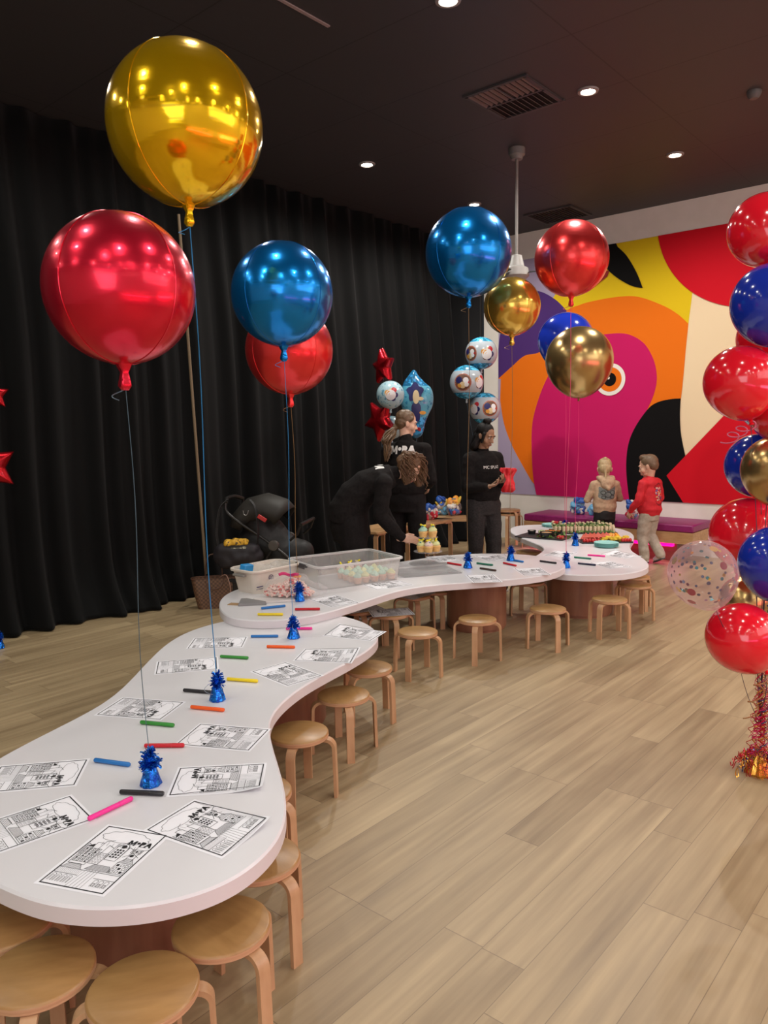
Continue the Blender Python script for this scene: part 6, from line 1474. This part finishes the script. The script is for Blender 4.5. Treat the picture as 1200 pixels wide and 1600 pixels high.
for q_ in (P(.060, -.055, .02), P(.05, -.08, .03), P(.0, -.10, .05), P(-.065, -.02, .02)): mb.cap(q_, .045, q_ + V((0, .035, -.15)), .038)
remesh(mb, 'hair', H_CURL, e, .006, 2, .010, 30)
rnd = random.Random(14); gens = []
for i in range(300):
    a = rnd.uniform(-1.75, 1.25); th = rnd.uniform(.0, 1.1)
    d = V((sin(a) * sin(th + .35), -cos(a) * sin(th + .35), cos(th + .35)))
    d = d
    st = P(.078 * d.x, -.02 + .088 * d.y, .045 + .08 * d.z); rad = (st - P(0, -.02, .03)).normalized(); L = rnd.uniform(.14, .27); rnd2 = rnd.uniform(.015, .055); ph = rnd.uniform(0, 6.28); pts = []; amp = rnd.uniform(.010, .020)
    g = V((0, .10, -1)).normalized(); s1 = g.orthogonal().normalized(); s2 = g.cross(s1)
    for k_ in range(11):
        u = k_ / 10; p = st + rad * (rnd2 * min(1, u * 3)) + g * (L * max(0, u - .08)) + s1 * (amp * sin(ph + u * 11)) + s2 * (amp * cos(ph + u * 11)); pts.append(p)
    gens.append(pts)
strands('curls', H_CURL, e, gens, .0058)
f = snap(top, (0, .35, -1)); project_text(None, 0.075, 0, lambda u, v: f((u, .10 + v, 1.45)), TOP_TXT, 'back_print', e)

# --- child in the beige hoodie
M_HOOD = speckle('beige_fleece', (0.44, 0.29, 0.18), (0.52, 0.35, 0.22), 40, 0.85); M_KBLK = mat('black_joggers', (0.012, 0.011, 0.012), 0.8)
LOCD = ground(947, 8.72); rzD = YAW + radians(4); kd = .70; HRD = headrot(radians(-14), radians(-22))
JD = dict(spine=[((0, 0, .56), .135, .10), ((0, 0, .63), .15, .115), ((0, 0, .73), .148, .115), ((0, 0, .82), .145, .11), ((0, 0, .90), .135, .095), ((0, 0, .945), .085, .07)], hips=[((0, 0, .48), .115, .095), ((0, 0, .56), .12, .10), ((0, 0, .66), .11, .09)],
          neck=(0, 0, .945), head=V((0, .02, 1.065)), hk=1.02, armR=((.13, 0, .885), (.195, .04, .71), (.12, .19, .70)), armL=((-.13, 0, .885), (-.195, .04, .71), (-.12, .19, .70)),
          legR=((.06, 0, .56), (.065, .01, .31), (.07, 0, .07), (.08, .10, .03)), legL=((-.06, 0, .56), (-.065, .01, .31), (-.07, 0, .07), (-.08, .10, .03)))
e, top = figure('child in beige hoodie and black trousers seen from behind, facing the bench', LOCD, rzD, JD, kd, SK_K, M_HOOD, M_KBLK, BROW_L, LIP, HRD, hands=(((-.3, .9, .1), (-.9, -.3, 0), -1, .6), ((.3, .9, .1), (.9, -.3, 0), 1, .6)), vox=.0055, tw=.93, sleeve=.95)
mb = MB(); P = hair_cap(mb, JD['head'], HRD, 1.02, .985, low=.0); mb.cap(P(0, .03, .125), .022, P(0, -.09, .09), .024); mb.cap(P(0, -.095, .0), .022, P(0, -.078, -.09), .013); mb.cap(P(0, -.078, -.09), .013, P(0, -.08, -.14), .008)
remesh(mb, 'hair', H_BLOND, e, .005, 3, .0022, 70, (1, 1, .4))
mb = MB(); mb.cap((-.075, -.035, .965), .030, (.075, -.035, .965), .030); mb.cap((-.07, -.05, .955), .03, (0, -.115, .85), .028); mb.cap((.07, -.05, .955), .03, (0, -.115, .85), .028); mb.ell((0, -.085, .91), (.085, .04, .075)); mb.cap((-.07, .02, .965), .028, (-.075, -.035, .965), .03); mb.cap((.07, .02, .965), .028, (.075, -.035, .965), .03)
remesh(mb, 'hood', M_HOOD, e, .008, 3, .006, 18)
f = snap(top, (0, 1, 0), .004)
def cloth_patch(poly, mats_, name, f_, y0=-1, grid=8):
    mb = MB(); n = len(poly); cx_ = sum(p[0] for p in poly) / n; cz = sum(p[1] for p in poly) / n; R = []
    for i in range(grid + 1):
        q = max(i / grid, .001); R.append([f_((cx_ + (x - cx_) * q, y0, cz + (z - cz) * q)) for x, z in poly])
    mb.rings(R, cap=False); return mb.build(name, mats_, None)
pol = [(-.095, .865), (-.05, .845), (0, .835), (.05, .845), (.095, .87), (.09, .80), (.07, .745), (.04, .725), (-.02, .715), (-.075, .73), (-.105, .75), (-.10, .80)]
pol = [(p.x, p.y) for p in smooth_closed([V(p) for p in pol], 3)]
o = cloth_patch(pol, speckle('back_print_grey', (0.13, 0.14, 0.13), (0.17, 0.18, 0.165), 30, 0.8), 'back_print', f); o.parent = e
f5 = snap(top, (0, 1, 0), .006); ln_ = MB()
for cx_, cz, r in ((0, .775, .040), (-.055, .80, .028), (.055, .80, .03), (-.05, .745, .024), (.05, .75, .026)):
    ln_.tube([f5((cx_ + r * cos(a), -1, cz + r * .8 * sin(a))) for a in [2 * pi * i / 7 for i in range(8)]], .0028, 5)
ln_.build('print_lines', mat('print_ink', (0.02, 0.022, 0.02), 0.8), o)

# --- child in the red sweatshirt
M_REDS = speckle('red_sweatshirt', (0.54, 0.008, 0.018), (0.60, 0.012, 0.022), 30, 0.75); M_STONE = speckle('stone_trousers', (0.40, 0.34, 0.27), (0.47, 0.40, 0.32), 30, 0.8)
LOCE = onz(1013, 881, 0); LOCE.z = 0; rzE = YAW + radians(38); HRE = headrot(radians(22), radians(-16)); ke = .74
JE = dict(spine=[((0, .0, .555), .125, .105), ((0, .0, .62), .15, .125), ((0, .01, .73), .150, .125), ((0, .01, .84), .148, .118), ((0, 0, .93), .14, .10), ((0, 0, .98), .09, .075)], hips=[((0, 0, .50), .115, .10), ((0, 0, .58), .12, .105), ((0, 0, .68), .11, .095)],
          neck=(0, 0, .975), head=V((0, .03, 1.105)), hk=1.07, armR=((.14, 0, .915), (.19, -.01, .74), (.16, .13, .64)), armL=((-.14, 0, .915), (-.185, .02, .74), (-.16, .14, .60)),
          legR=((.06, 0, .58), (.06, .03, .33), (.065, -.11, .12), (.075, -.035, .04)), legL=((-.06, 0, .58), (-.055, .05, .33), (-.05, .02, .075), (-.06, .12, .03)), shoe=mat('shoe_dark', (0.06, 0.055, 0.06), .6))
JE['shoe'] = mat('shoe_white', (0.62, 0.60, 0.58), .5); JE['sole'] = mat('sole_dark', (0.07, 0.055, 0.06), .7)
e, top = figure('boy in red sweatshirt and stone-colored trousers walking towards the bench, one heel lifted', LOCE, rzE, JE, ke, SK_K, M_REDS, M_STONE, BROW_L, LIP, HRE, hands=(((-.1, .45, -.85), (-1, 0, 0), -1, .45), ((.1, .45, -.85), (1, 0, 0), 1, .45)), vox=.0055, legw=1.12)
mb = MB(); P = hair_cap(mb, JE['head'], HRE, 1.07, 1.0, low=.01); mb.ell(P(0, .012, .098), (.060, .062, .040)); remesh(mb, 'hair', H_BOY, e, .005, 3, .0022, 80, (1, 1, .4))
f = snap(top, (0, 1, 0), .004)
rnd = random.Random(6); pm = MB()
for i in range(46):
    a = rnd.uniform(0, 2 * pi); r = sqrt(rnd.random()); cx_ = .055 * r * cos(a); cz = .80 + .095 * r * sin(a); rr2 = rnd.uniform(.005, .013)
    q = [f((cx_ + rr2 * cos(t_) , -1, cz + rr2 * .8 * sin(t_))) for t_ in [2 * pi * j / 7 for j in range(7)]]; pm.add(q, [tuple(range(7))], rnd.choice([0, 0, 1, 2, 3]))
for s, zc in ((1, .80), (-1, .80)):
    for i in range(9):
        a = pi / 2 * s + (i - 4) * .22; q = [f((.075 * cos(a) + dx_, -1, zc + .12 * sin(a) + dz)) for dx_, dz in ((-.005, -.006), (.005, -.006), (.005, .006), (-.005, .006))]; pm.add(q, [(0, 1, 2, 3)], 4)
pm.build('back_print', [mat('pr_cream', (.70, .55, .42), .7), mat('pr_orange', (.75, .25, .06), .7), mat('pr_blue', (.08, .12, .35), .7), mat('pr_pink', (.70, .30, .32), .7), mat('pr_dark', (.12, .01, .02), .7)], e, smooth=False)
